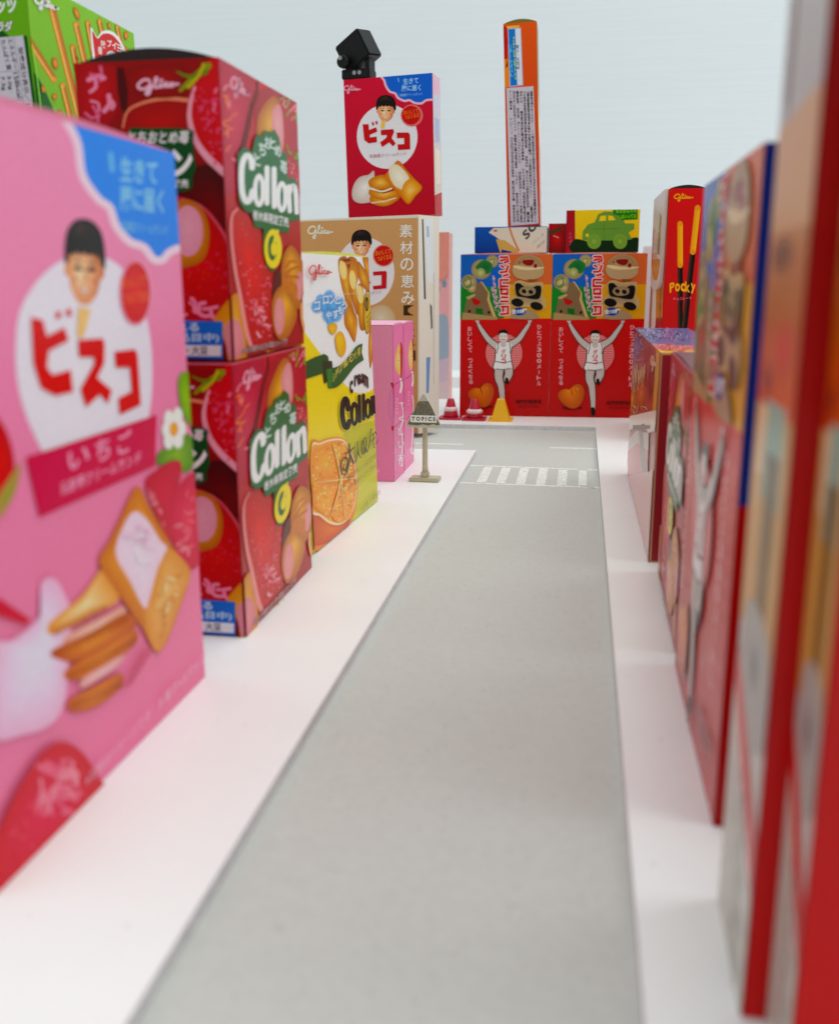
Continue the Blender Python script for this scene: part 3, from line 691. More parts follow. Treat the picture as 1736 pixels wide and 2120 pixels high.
# ---- lemon box
B = Box('snack_box', (-0.0889, 0.4254), -93.6, 0.0905, 0.03, 0.1076, 0, -1, body=(214, 200, 60), edge=(226, 216, 90), lean=1.5)
A = B.art('y+', H6)
h7 = lambda P: re(P, H7, H6)
A.fill((244, 242, 248), (244, 242, 248))
A.poly([(-60, 1000), (40, 1100), (260, 1400), (400, 1640), (560, 1780), (680, 1890), (800, 1920), (900, 1880), (980, 1820), (1100, 1760), (1100, 4500), (-60, 4500)], (238, 216, 24))
A.poly(h7([(380, 520), (560, 400), (900, 300), (900, 1500), (300, 1900), (500, 1700), (570, 1300), (560, 1000), (480, 700)]), (204, 198, 52))
# rolls at the top right
for P, pc, rx, ry, rt in (([(490, 180), (600, 150), (640, 400), (650, 640), (700, 880), (640, 860), (560, 640), (510, 420)], (550, 310), 46, 130, -8),
                          ([(610, 160), (720, 170), (760, 360), (720, 560), (760, 840), (720, 880), (650, 640), (620, 400)], (675, 440), 44, 125, -6),
                          ([(740, 210), (800, 260), (880, 400), (900, 600), (830, 560), (760, 440)], (0, 0), 0, 0, 0),
                          ([(800, 150), (890, 170), (900, 420), (860, 380)], (0, 0), 0, 0, 0),
                          ([(740, 520), (790, 500), (820, 640), (830, 900), (840, 1060), (800, 1100), (760, 1040), (735, 760)], (770, 630), 42, 120, -6),
                          ([(570, 720), (600, 690), (700, 860), (735, 960), (725, 1120), (695, 1250), (620, 1120), (565, 1000)], (0, 0), 0, 0, 0),
                          ([(905, 960), (935, 1100), (950, 1300), (905, 1590), (880, 1400), (885, 1150)], (0, 0), 0, 0, 0)):
    roll(A, P, pc, rx, ry, rt, (236, 214, 140))
A.poly([(500, 175), (640, 165), (650, 200), (560, 210)], (140, 50, 20, .6)); A.poly([(600, 250), (640, 230), (630, 300)], (120, 40, 16))
A.ell(705, 1080, 20, 150, (236, 176, 70), (206, 140, 40), 4)
A.ell(862, 860, 50, 285, (120, 96, 30)); A.ell(864, 860, 44, 270, (222, 190, 100), (206, 170, 80)); A.ell(855, 755, 24, 95, (40, 34, 20)); A.ell(856, 755, 12, 60, (206, 176, 90)); A.stroke([(856, 700), (852, 800)], 10, (40, 34, 20), 0)
for k in range(3): A.text('Supreme', (850 + k * 8, 960 + k * 60), (905, 880 + k * 60), 40, (80, 64, 24), 0)
# blue splash, drops
for x, y, r in ((210, 790, 90), (260, 700, 80), (370, 650, 85), (330, 780, 110), (420, 760, 110), (360, 900, 100), (450, 900, 95), (520, 820, 80), (500, 720, 70), (380, 980, 60)):
    A.ell(x, y, r, r * 1.1, (110, 180, 244), (110, 180, 244, 0.0), n=20, power=2.5)
for ch, x, y, s_ in (('コ', 170, 840, 95), ('ロ', 285, 760, 90), ('ン', 370, 755, 100), ('と', 440, 760, 95), ('や', 325, 960, 90), ('す', 410, 950, 100), ('も', 475, 890, 90), ('う', 525, 830, 90)):
    A.text(ch, (x, y), (x + s_ * .8, y - s_ * .15), s_ * 1.15, (244, 248, 252), .012)
A.stroke([(480, 640), (505, 690), (520, 640)], 10, (236, 240, 246), 0)
A.blob([(345, 1040), (400, 1000), (460, 1020), (462, 1090), (420, 1150), (370, 1120)], (238, 200, 40), (222, 176, 20))
A.blob([(440, 1180), (490, 1110), (545, 1140), (580, 1250), (575, 1370), (525, 1440), (470, 1380), (445, 1280)], (240, 208, 70), (226, 176, 20), shift=(-20, -60))
# green ribbon
GR = (10, 92, 50)
A.poly([(-60, 1560), (180, 1440), (300, 1400), (350, 1430), (360, 1500), (300, 1560), (290, 1650), (-60, 1770)], GR)
A.poly([(275, 1500), (400, 1490), (410, 1600), (340, 1760), (300, 1790), (280, 1640)], (0, 60, 34))
A.poly(spl([(330, 1600), (420, 1580), (530, 1530), (640, 1400), (720, 1300), (795, 1265)], False, 5) + [(785, 1380), (812, 1480)] + spl([(812, 1480), (700, 1560), (560, 1740), (460, 1830), (350, 1850)], False, 5), (20, 104, 54))
A.poly([(325, 1600), (395, 1590), (395, 1830), (350, 1850)], (40, 130, 60))
tx = 'シチリア産レモン使用'
for i, ch in enumerate(tx):
    t = i / 9; x = 405 + 320 * t; y = 1770 - 320 * t ** .9 - 20 * math.sin(t * 3.1); A.text(ch, (x, y), (x + 38, y - 36), 105, (226, 206, 120), .012)
# lettering
for ch, x, y, h in (('c', 630, 1900, 170), ('r', 690, 1810, 150), ('e', 728, 1790, 145), ('a', 772, 1770, 130), ('m', 812, 1790, 150)):
    A.text(ch, (x, y + 15), (x + (58 if ch == 'm' else 42), y + (60 if ch == 'm' else 10)), h, (40, 32, 20), .03)
for o_, cl in ((22, (226, 222, 110)), (0, (24, 24, 16))):
    A.stroke(h7([(440, 180), (430, 70), (400, 40), (370, 110), (362, 250), (390, 400), (430, 420), (455, 340)]), 66 + o_, cl, 5)
    A.ell(*h7([(525, 240)])[0], (63 + o_ / 2) * .967, (165 + o_ / 2) * .967, cl); A.stroke(h7([(590, 5), (595, 340)]), 48 + o_, cl, 0); A.stroke(h7([(645, -10), (648, 310)]), 46 + o_, cl, 0)
    A.ell(*h7([(705, 170)])[0], (54 + o_ / 2) * .967, (140 + o_ / 2) * .967, cl); A.stroke(h7([(755, 20), (760, 250)]), 38 + o_, cl, 0); A.stroke(h7([(758, 80), (778, 10), (792, 40), (796, 225)]), 36 + o_, cl, 4)
for p_, rx_, ry_ in (((522, 250), 13, 92), ((703, 180), 11, 78)): A.ell(*h7([p_])[0], rx_, ry_, (206, 196, 44))
# orange slice
sl = [(-60, 700), (60, 610), (200, 565), (330, 555), (410, 600), (470, 700), (530, 850), (565, 1050), (570, 1250), (550, 1450), (500, 1640), (420, 1780), (330, 1900), (200, 1960), (-60, 1990)]
A.poly(h7(sl), (226, 140, 20), 5)
A.blob(h7([(-60, 1560), (100, 1680), (250, 1740), (400, 1700), (470, 1650), (420, 1790), (330, 1895), (200, 1955), (-60, 1985)]), (222, 130, 10), (196, 90, 8))
A.poly(h7([(-60, 700), (60, 630), (200, 580), (330, 572), (400, 610), (460, 710), (520, 860), (552, 1050), (556, 1250), (530, 1450), (470, 1600), (400, 1690), (300, 1730), (180, 1700), (60, 1610), (-60, 1500)]), (240, 226, 196), 5)
A.poly(h7([(-60, 730), (60, 655), (200, 605), (330, 596), (392, 630), (448, 722), (506, 870), (536, 1055), (540, 1245), (514, 1436), (456, 1580), (392, 1664), (298, 1702), (185, 1672), (66, 1585), (-60, 1470)]), (238, 166, 30), 5)
segs = [[(-40, 780), (60, 700), (180, 650), (215, 690), (230, 850), (300, 1050), (200, 1110), (-40, 1130)], [(225, 640), (320, 600), (380, 640), (420, 740), (380, 900), (330, 1040), (270, 900), (240, 740)],
        [(430, 760), (500, 850), (530, 1000), (500, 1080), (380, 1090), (370, 1000), (400, 880)], [(-40, 1190), (200, 1170), (310, 1190), (250, 1330), (200, 1560), (140, 1600), (-40, 1460)],
        [(320, 1210), (360, 1220), (350, 1400), (370, 1660), (290, 1690), (215, 1620), (240, 1420)], [(390, 1160), (520, 1120), (540, 1250), (510, 1450), (450, 1600), (390, 1650), (375, 1400), (370, 1230)]]
for i, sg in enumerate(segs):
    P = h7(sg); A.blob(P, (246, 182, 56), (234, 152, 28), smooth=4)
    A.specks(P, 60, 9, 24, [(250, 204, 100), (236, 160, 30), (214, 124, 10), (252, 226, 160)], 40 + i, .45)
for e_ in ((222, 640), (425, 745), (545, 1100), (380, 1690), (180, 1660), (-40, 1165)): A.stroke(h7([(330, 1120), ((330 + e_[0]) / 2 + 8, (1120 + e_[1]) / 2), e_]), 13, (246, 214, 150), 4, (1.3, .6))
A.specks(h7([(250, 1000), (420, 1000), (420, 1240), (250, 1240)]), 20, 6, 14, [(250, 226, 170), (240, 170, 60)], 77, .4)
# brush lettering and small print
DK = (72, 72, 34)
A.stroke(h7([(400, 770), (450, 740), (500, 690)]), 16, DK, 4); A.stroke(h7([(440, 640), (450, 760), (500, 900)]), 15, DK, 4)
A.stroke(h7([(455, 800), (430, 930), (400, 1030), (360, 1050), (325, 1000), (330, 900), (365, 830), (405, 830), (415, 900), (400, 980), (375, 1000), (360, 960)]), 15, DK, 5)
A.stroke(h7([(545, 610), (545, 760), (525, 880)]), 14, DK, 4); A.stroke(h7([(545, 720), (565, 790), (590, 830)]), 13, DK, 4)
A.stroke(h7([(630, 600), (640, 740), (610, 780), (598, 700), (620, 600), (655, 570), (660, 680), (640, 770)]), 12, DK, 5)
A.stroke(h7([(655, 545), (668, 750), (700, 680), (730, 440)]), 12, DK, 4)
A.stroke(h7([(745, 520), (780, 490)]), 11, DK, 0); A.stroke(h7([(735, 600), (780, 560)]), 11, DK, 0); A.stroke(h7([(758, 510), (760, 680), (775, 690)]), 11, DK, 4); A.stroke(h7([(790, 480), (800, 520)]), 11, DK, 0); A.stroke(h7([(825, 500), (822, 590), (795, 640)]), 11, DK, 4)
for st, a, b_, h in (('甘酸っぱさの中にレモンのほろ苦さを感じる', (410, 1150), (830, 800), 74), ('カスタード風味のクリームをラップで包みました', (420, 1280), (830, 930), 74), ('シチリア産レモン果汁2.6％使用', (580, 1590), (880, 1290), 90)):
    pa, pb = h7([a, b_]); A.text(st, pa, pb, h, (120, 110, 50), 0)
script_mark(A, 65, 250, 300, 200, (206, 40, 56), 17)
A.stroke([(30, 780), (200, 670), (400, 630), (900, 610)], 5, (206, 206, 220), 0, cap=False)
A.stroke(h7([(400, 1370), (600, 1220), (850, 980)]), 5, (226, 226, 120), 0, cap=False)
B.put('y+', A.mesh())
B.flap((222, 224, 80), 0.0010, 0.0002)
tag(B.o, 'yellow and white lemon roll box with an orange slice at its foot', 'snack box')

# ---- two slim pink boxes
G_ = 'slim pink biscuit boxes beside the small sign'
def twin(x, y, ang, wd, ht, z_body):
    return Box('biscuit_box', (x, y), ang, wd, 0.045, ht, 0, 1, body=z_body, edge=(250, 206, 226), bev=0.0008)
t1 = twin(-0.0893, 0.4677, 88.4, 0.0242, 0.0770, (222, 116, 164)); t2 = twin(-0.0890, 0.4950, 90, 0.0300, 0.0765, (222, 116, 164))
A = t1.art('y-', Z7)
A.fill((236, 146, 188), (228, 124, 172))
A.blob([(600, 900), (618, 830), (632, 860), (640, 940), (632, 1010), (612, 1010), (596, 960)], (246, 222, 166), (232, 190, 120))
A.blob([(630, 820), (642, 860), (640, 1000), (632, 1060), (628, 900)], (176, 60, 40), (190, 70, 60))
for a in ((625, 880), (615, 930), (630, 950)): A.ell(a[0], a[1], 3, 4, (190, 130, 70), n=8)
A.stroke([(630, 1040), (636, 1080), (628, 1120)], 12, (246, 236, 226), 4)
A.stroke([(585, 1085), (592, 1075), (655, 1040)], 3, (160, 40, 96), 0); A.stroke([(588, 1330), (600, 1325), (655, 1270)], 3, (160, 40, 96), 0)
A.stroke([(588, 1085), (588, 1330)], 4, (170, 30, 84), 0)
A.vtext('おいしくて', (632, 1510), (640, 1200), 44, (250, 232, 242), .0)
A.stroke([(632, 1180), (645, 1240), (640, 1300), (628, 1340), (640, 1400), (636, 1480), (622, 1540), (640, 1560), (630, 1500)], 5, (252, 240, 246), 5)
A.vtext('カルシウム', (608, 1160), (606, 1240), 16, (250, 230, 240), .0)
t1.put('y-', A.mesh())
A = t2.art('y-', Z7)
A.fill((234, 142, 184), (226, 120, 168))
A.blob([(675, 900), (690, 810), (704, 840), (708, 920), (700, 980), (686, 980)], (246, 222, 166), (232, 190, 120))
A.blob([(700, 800), (710, 840), (710, 960), (704, 1000), (702, 900)], (176, 60, 40), (190, 70, 60))
for a in ((690, 860), (697, 905)): A.ell(a[0], a[1], 3, 4, (190, 130, 70), n=8)
A.stroke([(700, 1000), (706, 1040), (700, 1080)], 10, (246, 236, 226), 4)
A.stroke([(662, 1040), (714, 1000)], 3, (160, 40, 96), 0); A.stroke([(665, 1285), (714, 1230)], 3, (160, 40, 96), 0)
A.stroke([(700, 1140), (708, 1200), (702, 1260), (692, 1300), (702, 1340), (698, 1420), (688, 1470), (702, 1490), (694, 1440)], 5, (252, 240, 246), 5)
A.vtext('カルシウム', (680, 1120), (678, 1190), 14, (250, 230, 240), .0)
t2.put('y-', A.mesh())
A = t1.art('x-', Z7)
A.fill((240, 160, 198), (234, 142, 184))
A.blob([(592, 1085), (572, 1100), (558, 1160), (555, 1210), (562, 1270), (578, 1320), (592, 1330)], (232, 150, 196), (226, 140, 188), smooth=4)
A.poly([(570, 1065), (592, 1060), (592, 1095), (582, 1095)], (196, 20, 74)); A.poly([(575, 1325), (592, 1320), (592, 1350), (580, 1350)], (196, 20, 74))
t1.put('x-', A.mesh())
A = t2.art('x-'); A.fill((176, 50, 104), (160, 40, 92)); t2.put('x-', A.mesh())  # ink darkened to paint the shade in the gap between the boxes
for bx in (t1, t2): bx.flap((236, 180, 206), 0.0006, 0.0002)
tag(t1.o, 'nearer of two slim pink boxes, with a pale oval cut-out on its edge', 'biscuit box', G_)
tag(t2.o, 'farther of two slim pink boxes, right beside the triangular sign', 'biscuit box', G_)

# ---- tan box at the back, with the red one on it
a_ = R(-24); LX, LY = -0.1015 - 0.098 * math.cos(a_), 0.62 - 0.098 * math.sin(a_)
tan = Box('biscuit_box', (LX, LY), -24, 0.098, 0.024, 0.1368, 0, 1, body=(232, 226, 214), edge=(238, 234, 224))
A = tan.art('y-', Z7)
A.fill((226, 220, 206))
A.poly([(-200, 118), (60, 98), (735, 78), (735, 1395), (-200, 1420)], (200, 156, 112), cols=[(208, 164, 120)] * 3 + [(188, 140, 96)] * 2)
A.ell(420, 400, 174, 205, (232, 224, 226))
A.blob([(440, 640), (500, 600), (560, 610), (600, 680), (560, 760), (440, 760)], (222, 206, 186), (206, 176, 140))
child_face(A, 396, 235, 82, -.05)
A.ell(530, 303, 64, 66, (226, 150, 130)); A.ell(530, 303, 57, 60, (206, 22, 48), (196, 14, 42))
A.text('おいしくて', (482, 305), (572, 290), 30, (236, 150, 40), .02); A.text('つよくなる', (492, 338), (578, 322), 30, (236, 150, 40), .02)
T = lambda p: (255 + p[0] * 196, 355 + p[1] * 130 - 12 * p[0])
big_kana(A, T, (196, 22, 58))
A.text('乳酸菌クリームサンド', (330, 552), (515, 530), 20, (150, 130, 140), 0)
A.vtext('素材の恵み', (664, 155), (676, 556), 84, (238, 232, 222), .012)
A.vtext('【大豆】', (680, 630), (690, 900), 66, (70, 44, 20), .012)
script_mark(A, 78, 125, 150, 78, (240, 232, 214), 9)
A.blob([(300, 900), (430, 830), (560, 880), (600, 1000), (500, 1100), (320, 1080)], (236, 190, 110), (206, 140, 64))
tan.put('y-', A.mesh())
A = tan.art('x+', H3)
A.fill((228, 222, 212), (216, 208, 198))
A.poly([(120, 60), (136, 60), (162, 855), (142, 860)], (92, 98, 98)); A.poly([(150, 60), (235, 60), (240, 700), (180, 690)], (222, 226, 228))
A.poly([(200, 900), (222, 930), (228, 1140), (212, 1165)], (110, 104, 98)); A.poly([(165, 130), (190, 130), (195, 240), (170, 240)], (176, 190, 206))
A.poly([(165, 1440), (205, 1432), (190, 1790), (165, 1800)], (120, 150, 190)); A.stroke([(240, 600), (240, 1700)], 8, (196, 190, 184), 0)
tan.put('x+', A.mesh())
tag(tan.o, 'wide tan biscuit box with white vertical lettering under the red box', 'biscuit box')
red = Box('biscuit_box', (-0.1512, 0.6430), -6, 0.0578, 0.019, 0.0835, 0.1371, 1, body=(190, 16, 60), edge=(206, 60, 84), tilt=-1.2)
A = red.art('y-', Z8)
A.fill((206, 20, 74), (182, 10, 60))
cl = [(590, 545), (625, 590), (640, 640), (680, 700), (735, 720), (765, 765), (830, 795), (880, 788), (930, 815), (1000, 820), (1045, 790), (1110, 782)]
A.poly(spl(cl, False, 5) + [(1110, 420), (560, 460)], (16, 106, 200)); A.stroke(cl, 22, (232, 190, 206), 6)
for st, a, b_, h in (('生きて', (815, 630), (970, 615), 60), ('腸に届く', (800, 700), (995, 690), 60), ('乳酸菌クリームサンド', (780, 752), (1010, 738), 28)): A.text(st, a, b_, h, (170, 208, 240), .02 if h > 40 else 0)
A.stroke([(765, 570), (772, 600)], 12, (130, 180, 236), 0)
A.ell(655, 1155, 306, 326, (230, 226, 230))
child_face(A, 640, 880, 135, 0)
A.poly([(600, 1000), (640, 990), (625, 1075), (585, 1070)], (236, 196, 120))
A.ell(905, 942, 112, 112, (226, 120, 120)); A.ell(897, 940, 92, 95, (206, 26, 30), (190, 14, 30))
A.text('おいしくて', (822, 940), (968, 915), 45, (232, 130, 24), .02); A.text('つよくなる', (832, 985), (978, 960), 45, (232, 130, 24), .02)
for P in ([(408, 1032), (468, 1030), (472, 1090), (545, 1062), (555, 1105), (478, 1140), (482, 1165), (550, 1155), (552, 1212), (470, 1225), (425, 1190)], [(500, 1012), (518, 1008), (524, 1040), (506, 1044)], [(536, 1002), (556, 998), (560, 1030), (542, 1034)],
          [(590, 1090), (715, 1080), (725, 1110), (700, 1170), (742, 1225), (715, 1255), (675, 1215), (605, 1262), (585, 1215), (645, 1170), (655, 1140), (595, 1142)],
          [(752, 1115), (870, 1115), (885, 1135), (888, 1285), (765, 1292), (760, 1235), (828, 1232), (826, 1170), (755, 1172)]):
    A.poly(P, (196, 16, 54))
A.text('乳酸菌クリームサンド', (480, 1372), (850, 1345), 34, (190, 110, 130), 0)
script_mark(A, 220, 640, 168, 82, (240, 170, 190), 11)
A.blob([(300, 1720), (330, 1620), (390, 1560), (470, 1540), (520, 1500), (530, 1570), (540, 1700), (520, 1800), (400, 1830), (320, 1800)], (238, 234, 228), (206, 190, 182))
for P in ([(490, 1760), (620, 1790), (770, 1720), (770, 1790), (640, 1860), (500, 1830)], [(480, 1690), (600, 1730), (770, 1690), (790, 1740), (640, 1800), (490, 1760)], [(470, 1600), (560, 1550), (640, 1550), (720, 1640), (640, 1690), (500, 1680)]):
    A.blob(P, (240, 196, 120), (196, 120, 44), smooth=4)
A.stroke([(500, 1680), (600, 1710), (700, 1680)], 18, (236, 220, 200), 4); A.stroke([(500, 1825), (620, 1810), (740, 1775)], 12, (236, 210, 190), 4)
A.blob([(625, 1560), (700, 1480), (765, 1395), (850, 1490), (940, 1590), (1012, 1670), (940, 1760), (870, 1840), (790, 1760), (700, 1660)], (236, 180, 96), (206, 124, 40), smooth=3)
A.blob([(670, 1520), (700, 1450), (760, 1440), (830, 1500), (880, 1580), (870, 1680), (800, 1690), (720, 1640)], (240, 234, 222), (226, 212, 186), smooth=4)
A.blob([(820, 1640), (900, 1580), (1000, 1670), (930, 1760), (870, 1820), (810, 1740)], (240, 200, 130), (214, 146, 62), smooth=3)
red.put('y-', A.mesh())
A = red.art('x+'); A.fill((206, 206, 226), (226, 218, 200)); A.poly([(0, 0), (100, 0), (100, 12), (0, 14)], (226, 190, 206)); A.poly([(0, 86), (100, 82), (100, 100), (0, 100)], (190, 20, 54)); A.poly([(20, 30), (80, 30), (80, 46), (20, 48)], (180, 190, 220)); A.poly([(20, 52), (84, 52), (84, 76), (20, 78)], (236, 228, 214))
red.put('x+', A.mesh())
tag(red.o, 'red biscuit box with white disc standing on top of the tan box', 'biscuit box')

# ---- small black spotlight on the red box
def bevel_box(name, dims, M, m, parent, bev=0.0006):
    import bmesh
    bm = bmesh.new(); bmesh.ops.create_cube(bm, size=1.0)
    for v in bm.verts: v.co = Vector((v.co.x * dims[0], v.co.y * dims[1], v.co.z * dims[2]))
    bmesh.ops.bevel(bm, geom=bm.edges[:], offset=bev, segments=2, affect='EDGES')
    me = bpy.data.meshes.new(name); bm.to_mesh(me); bm.free(); me.materials.append(m)
    o = link(bpy.data.objects.new(name, me), parent); o.matrix_local = M
    return o
def lathe(prof, n=28, axis='Z'):
    V = []; F = []
    for r, z in prof:
        for i in range(n):
            t = 2 * math.pi * i / n; V.append((r * math.cos(t), r * math.sin(t), z))
    for k in range(len(prof) - 1):
        for i in range(n):
            j = (i + 1) % n; F.append((k * n + i, k * n + j, (k + 1) * n + j, (k + 1) * n + i))
    F.append(tuple(range(n - 1, -1, -1))); F.append(tuple((len(prof) - 1) * n + i for i in range(n)))
    return V, F
BLACK = mat('black_plastic', (11, 11, 13), 0.42, 0.3, 0.1, 80)
STEEL = mat('bright_screw', (180, 180, 178), 0.25, 0.5, metallic=1)
sp = bpy.data.objects.new('spotlight', None); link(sp); sp.location = (-0.1445, 0.651, 0.2207); sp.rotation_euler = (0, 0, R(-10))
bevel_box('base', (0.019, 0.012, 0.006), Matrix.Translation((0, 0, 0.0030)), BLACK, sp)
hd = bevel_box('head', (0.0205, 0.0150, 0.0180), Matrix.Translation((-0.0005, 0.001, 0.0172)) @ Matrix.Rotation(R(-28), 4, 'Y') @ Matrix.Rotation(R(-14), 4, 'Z'), BLACK, sp, 0.0009)
V, F = lathe([(0.0034, -0.002), (0.0038, -0.0014), (0.0038, 0.0014), (0.0034, 0.002)])
k = obj('pivot_knob', V, F, BLACK, sp); k.matrix_local = Matrix.Translation((-0.0070, -0.0085, 0.0098)) @ Matrix.Rotation(R(90), 4, 'X')
V, F = lathe([(0.0012, -0.0004), (0.0013, 0.0004)], 12)
k2 = obj('screw', V, F, STEEL, k); k2.matrix_local = Matrix.Translation((-0.0010, 0.0020, 0.0022))
bevel_box('bracket', (0.003, 0.011, 0.012), Matrix.Translation((0.0075, 0, 0.0100)), BLACK, sp)
for dx in (-0.0005, 0.003):
    s2 = obj('screw', V, F, STEEL, sp); s2.matrix_local = Matrix.Translation((dx, -0.0063, 0.0035)) @ Matrix.Rotation(R(90), 4, 'X')
tag(sp, 'small black tilted spotlight on a base, on top of the red box', 'lamp')

# ---- salmon pink packet leaning by the wall
B = Box('snack_box', (-0.1262, 0.846), -4, 0.0142, 0.014, 0.1400, -0.0048, 1, body=(216, 150, 140), edge=(226, 176, 168))
A = B.art('y-')
A.fill((222, 168, 166), (214, 196, 198))
A.poly([(0, 34), (100, 28), (100, 52), (0, 56)], (226, 176, 178)); A.poly([(20, 52), (90, 50), (100, 76), (20, 78)], (164, 176, 190), 4); A.poly([(0, 78), (100, 74), (100, 88), (0, 92)], (206, 186, 196))
A.specks([(0, 40), (30, 40), (30, 95), (0, 95)], 26, 3, 9, [(236, 228, 226), (196, 130, 130), (176, 70, 80)], 4, .5); A.ell(30, 33, 14, 2.5, (150, 166, 176)); A.ell(70, 30, 14, 2.2, (140, 160, 176))
B.put('y-', A.mesh())
fl = []; n = 14
for i in range(n + 1):
    t = math.pi * i / n; fl.append((0.0071 * math.cos(t) * -1, -0.0034 * 3.4 * math.sin(t)))
prof = [(-0.0071, 0.0)] + [(0.0071 * (-math.cos(math.pi * i / n)), -0.026 - 0.013 * math.sin(math.pi * i / n)) for i in range(n + 1)] + [(0.0071, 0.0)]
def sheet(name, prof, y, th, z, colr, parent):
    m_ = len(prof); V = [(x, y, z + q) for x, q in prof] + [(x, y - th, z + q) for x, q in prof]
    F = [tuple(range(m_)), tuple(range(2 * m_ - 1, m_ - 1, -1))] + [(i, m_ + i, m_ + (i + 1) % m_, (i + 1) % m_) for i in range(m_)]
    return obj(name, V, F, card(colr), parent)
sheet('flap', prof, -0.0072, 0.0012, 0.1405, (230, 146, 128), B.o)
tag(B.o, 'pale salmon packet with a rounded hanging flap, behind the tan box', 'snack packet')

# ================================================================== BACK ROW
GW, GT, GH = 0.0648, 0.03, 0.1146
gl = [Box('candy_box', (-0.0860, 0.7090), 1.5, GW, GT, GH, 0, 1, body=(180, 10, 18), edge=(150, 12, 18)), Box('candy_box', (-0.0211, 0.7108), 1.5, GW, GT, GH, 0, 1, body=(180, 10, 18), edge=(150, 12, 18))]
A = gl[0].art('y-', G1)
A.fill((214, 6, 16), (186, 4, 14))
A.poly([(30, 150), (435, 150), (435, 470), (30, 470)], (24, 106, 186)); A.poly([(435, 150), (900, 150), (900, 450), (435, 450)], (210, 116, 76))
A.poly([(30, 470), (435, 470), (435, 742), (30, 742)], (22, 136, 58)); A.poly([(435, 450), (900, 450), (900, 742), (435, 742)], (218, 168, 46))
TW = (214, 196, 150); TD = (160, 142, 104)
# wooden toy tree and elephant
for x, y, r in ((135, 430, 66), (240, 320, 86), (335, 250, 54), (160, 480, 40)): A.ell(x, y, r, r * 1.0, TW, TD, n=22)
A.blob([(190, 300), (260, 240), (330, 270), (330, 330), (290, 360), (230, 340)], (30, 110, 60), (60, 130, 70)); A.ring(128, 430, 40, 45, 9, (80, 136, 80), 40, 320); A.ell(235, 350, 40, 42, (206, 200, 150), (150, 160, 100)); A.stroke([(100, 420), (140, 400), (150, 450), (110, 470)], 9, (70, 130, 70), 4); A.stroke([(310, 240), (350, 230), (345, 275)], 9, (100, 150, 90), 4)
A.poly([(85, 740), (120, 560), (180, 540), (200, 440), (245, 425), (300, 520), (305, 590), (345, 740), (270, 740), (255, 690), (190, 690), (180, 740)], (136, 112, 84))
A.poly([(230, 420), (250, 430), (310, 520), (312, 580), (372, 740), (345, 740), (290, 580), (300, 520)], (206, 180, 130)); A.poly([(110, 560), (180, 530), (190, 545), (125, 580)], (196, 172, 124))
A.blob([(160, 570), (200, 575), (236, 600), (200, 628), (170, 610)], (196, 24, 36), (176, 20, 34)); A.poly([(195, 650), (255, 660), (250, 705), (190, 690)], (20, 110, 44))
for x, y in ((138, 680), (305, 690)): A.ell(x, y, 12, 14, (40, 34, 28), n=12)
A.poly([(80, 690), (380, 730), (375, 752), (75, 752)], (176, 150, 108))
# sideways title
for o_, cl_ in ((.09, (246, 226, 222)), (.025, (206, 44, 50))):
    A.text('アソビグリコ'.replace('グリコ', 'のコ'), (398, 205), (398, 205), 1, cl_) if False else None
ttl = 'アソビロニク'
for wd_, cl_ in ((34, (244, 214, 214)), (17, (206, 44, 52))):
    for i, P in enumerate(([[(405, 215), (465, 215), (470, 250), (440, 262)], [(405, 245), (450, 235)]], [[(410, 290), (430, 300)], [(470, 290), (455, 340), (405, 345)]],
                          [[(405, 410), (470, 410)], [(430, 375), (470, 365)], [(405, 410), (405, 465), (470, 465)]], [[(410, 490), (465, 490), (465, 530), (410, 530), (410, 490)]],
                          [[(415, 560), (465, 560)], [(405, 595), (470, 595)]], [[(410, 640), (470, 640), (470, 700), (405, 705)], [(430, 640), (425, 680)]])):
        for Q in P: A.stroke(Q, wd_, cl_, 0)
A.text('木のおもちゃ', (330, 370), (375, 700), 26, (226, 190, 210), .04, up=(1, -.15))
A.text('なかよし', (322, 470), (362, 680), 22, (226, 190, 210), .04, up=(1, -.15))
# round wooden toy and panda
A.ell(645, 300, 132, 106, (206, 186, 150), (176, 150, 112), n=30); A.blob([(520, 300), (560, 235), (650, 205), (730, 240), (760, 310), (640, 320)], (196, 168, 130), (166, 134, 98)); A.poly([(512, 300), (640, 310), (770, 315), (765, 370), (700, 405), (600, 408), (525, 375)], (190, 164, 128), 3); A.poly([(512, 296), (560, 318), (650, 326), (770, 312), (770, 300), (640, 300), (540, 285)], (226, 206, 166), 3)
A.blob([(592, 248), (620, 238), (690, 240), (680, 280), (640, 288), (600, 270)], (156, 36, 36), (130, 30, 30)); A.ell(705, 290, 16, 20, (150, 40, 40)); A.ell(570, 262, 8, 10, (150, 50, 44))
A.poly([(640, 405), (720, 405), (710, 440), (650, 435)], (150, 90, 60))
A.blob([(510, 640), (500, 560), (540, 540), (520, 480), (530, 430), (580, 415), (640, 435), (720, 430), (770, 440), (760, 540), (790, 580), (775, 660), (650, 640)], (166, 146, 118), (206, 180, 130), rings=3, power=3)
A.blob([(530, 450), (575, 440), (600, 480), (680, 485), (710, 460), (755, 470), (745, 560), (700, 578), (600, 560), (545, 545)], (20, 18, 18), (14, 12, 12)); A.blob([(565, 510), (590, 475), (640, 470), (700, 485), (700, 530), (640, 548), (590, 540)], (176, 156, 120), (156, 136, 104))
for x, y in ((607, 508), (665, 514)): A.ell(x, y, 22, 18, (20, 16, 16), rot=30, n=14)
A.ell(550, 605, 54, 36, (20, 16, 16), rot=10); A.ell(715, 635, 56, 34, (20, 16, 16), rot=15)
A.poly([(500, 742), (520, 690), (580, 660), (680, 680), (730, 742)], (170, 150, 122), 3)
A.ell(565, 682, 56, 34, (30, 70, 150)); A.text('全10種', (500, 702), (632, 696), 40, (232, 236, 244), .03)
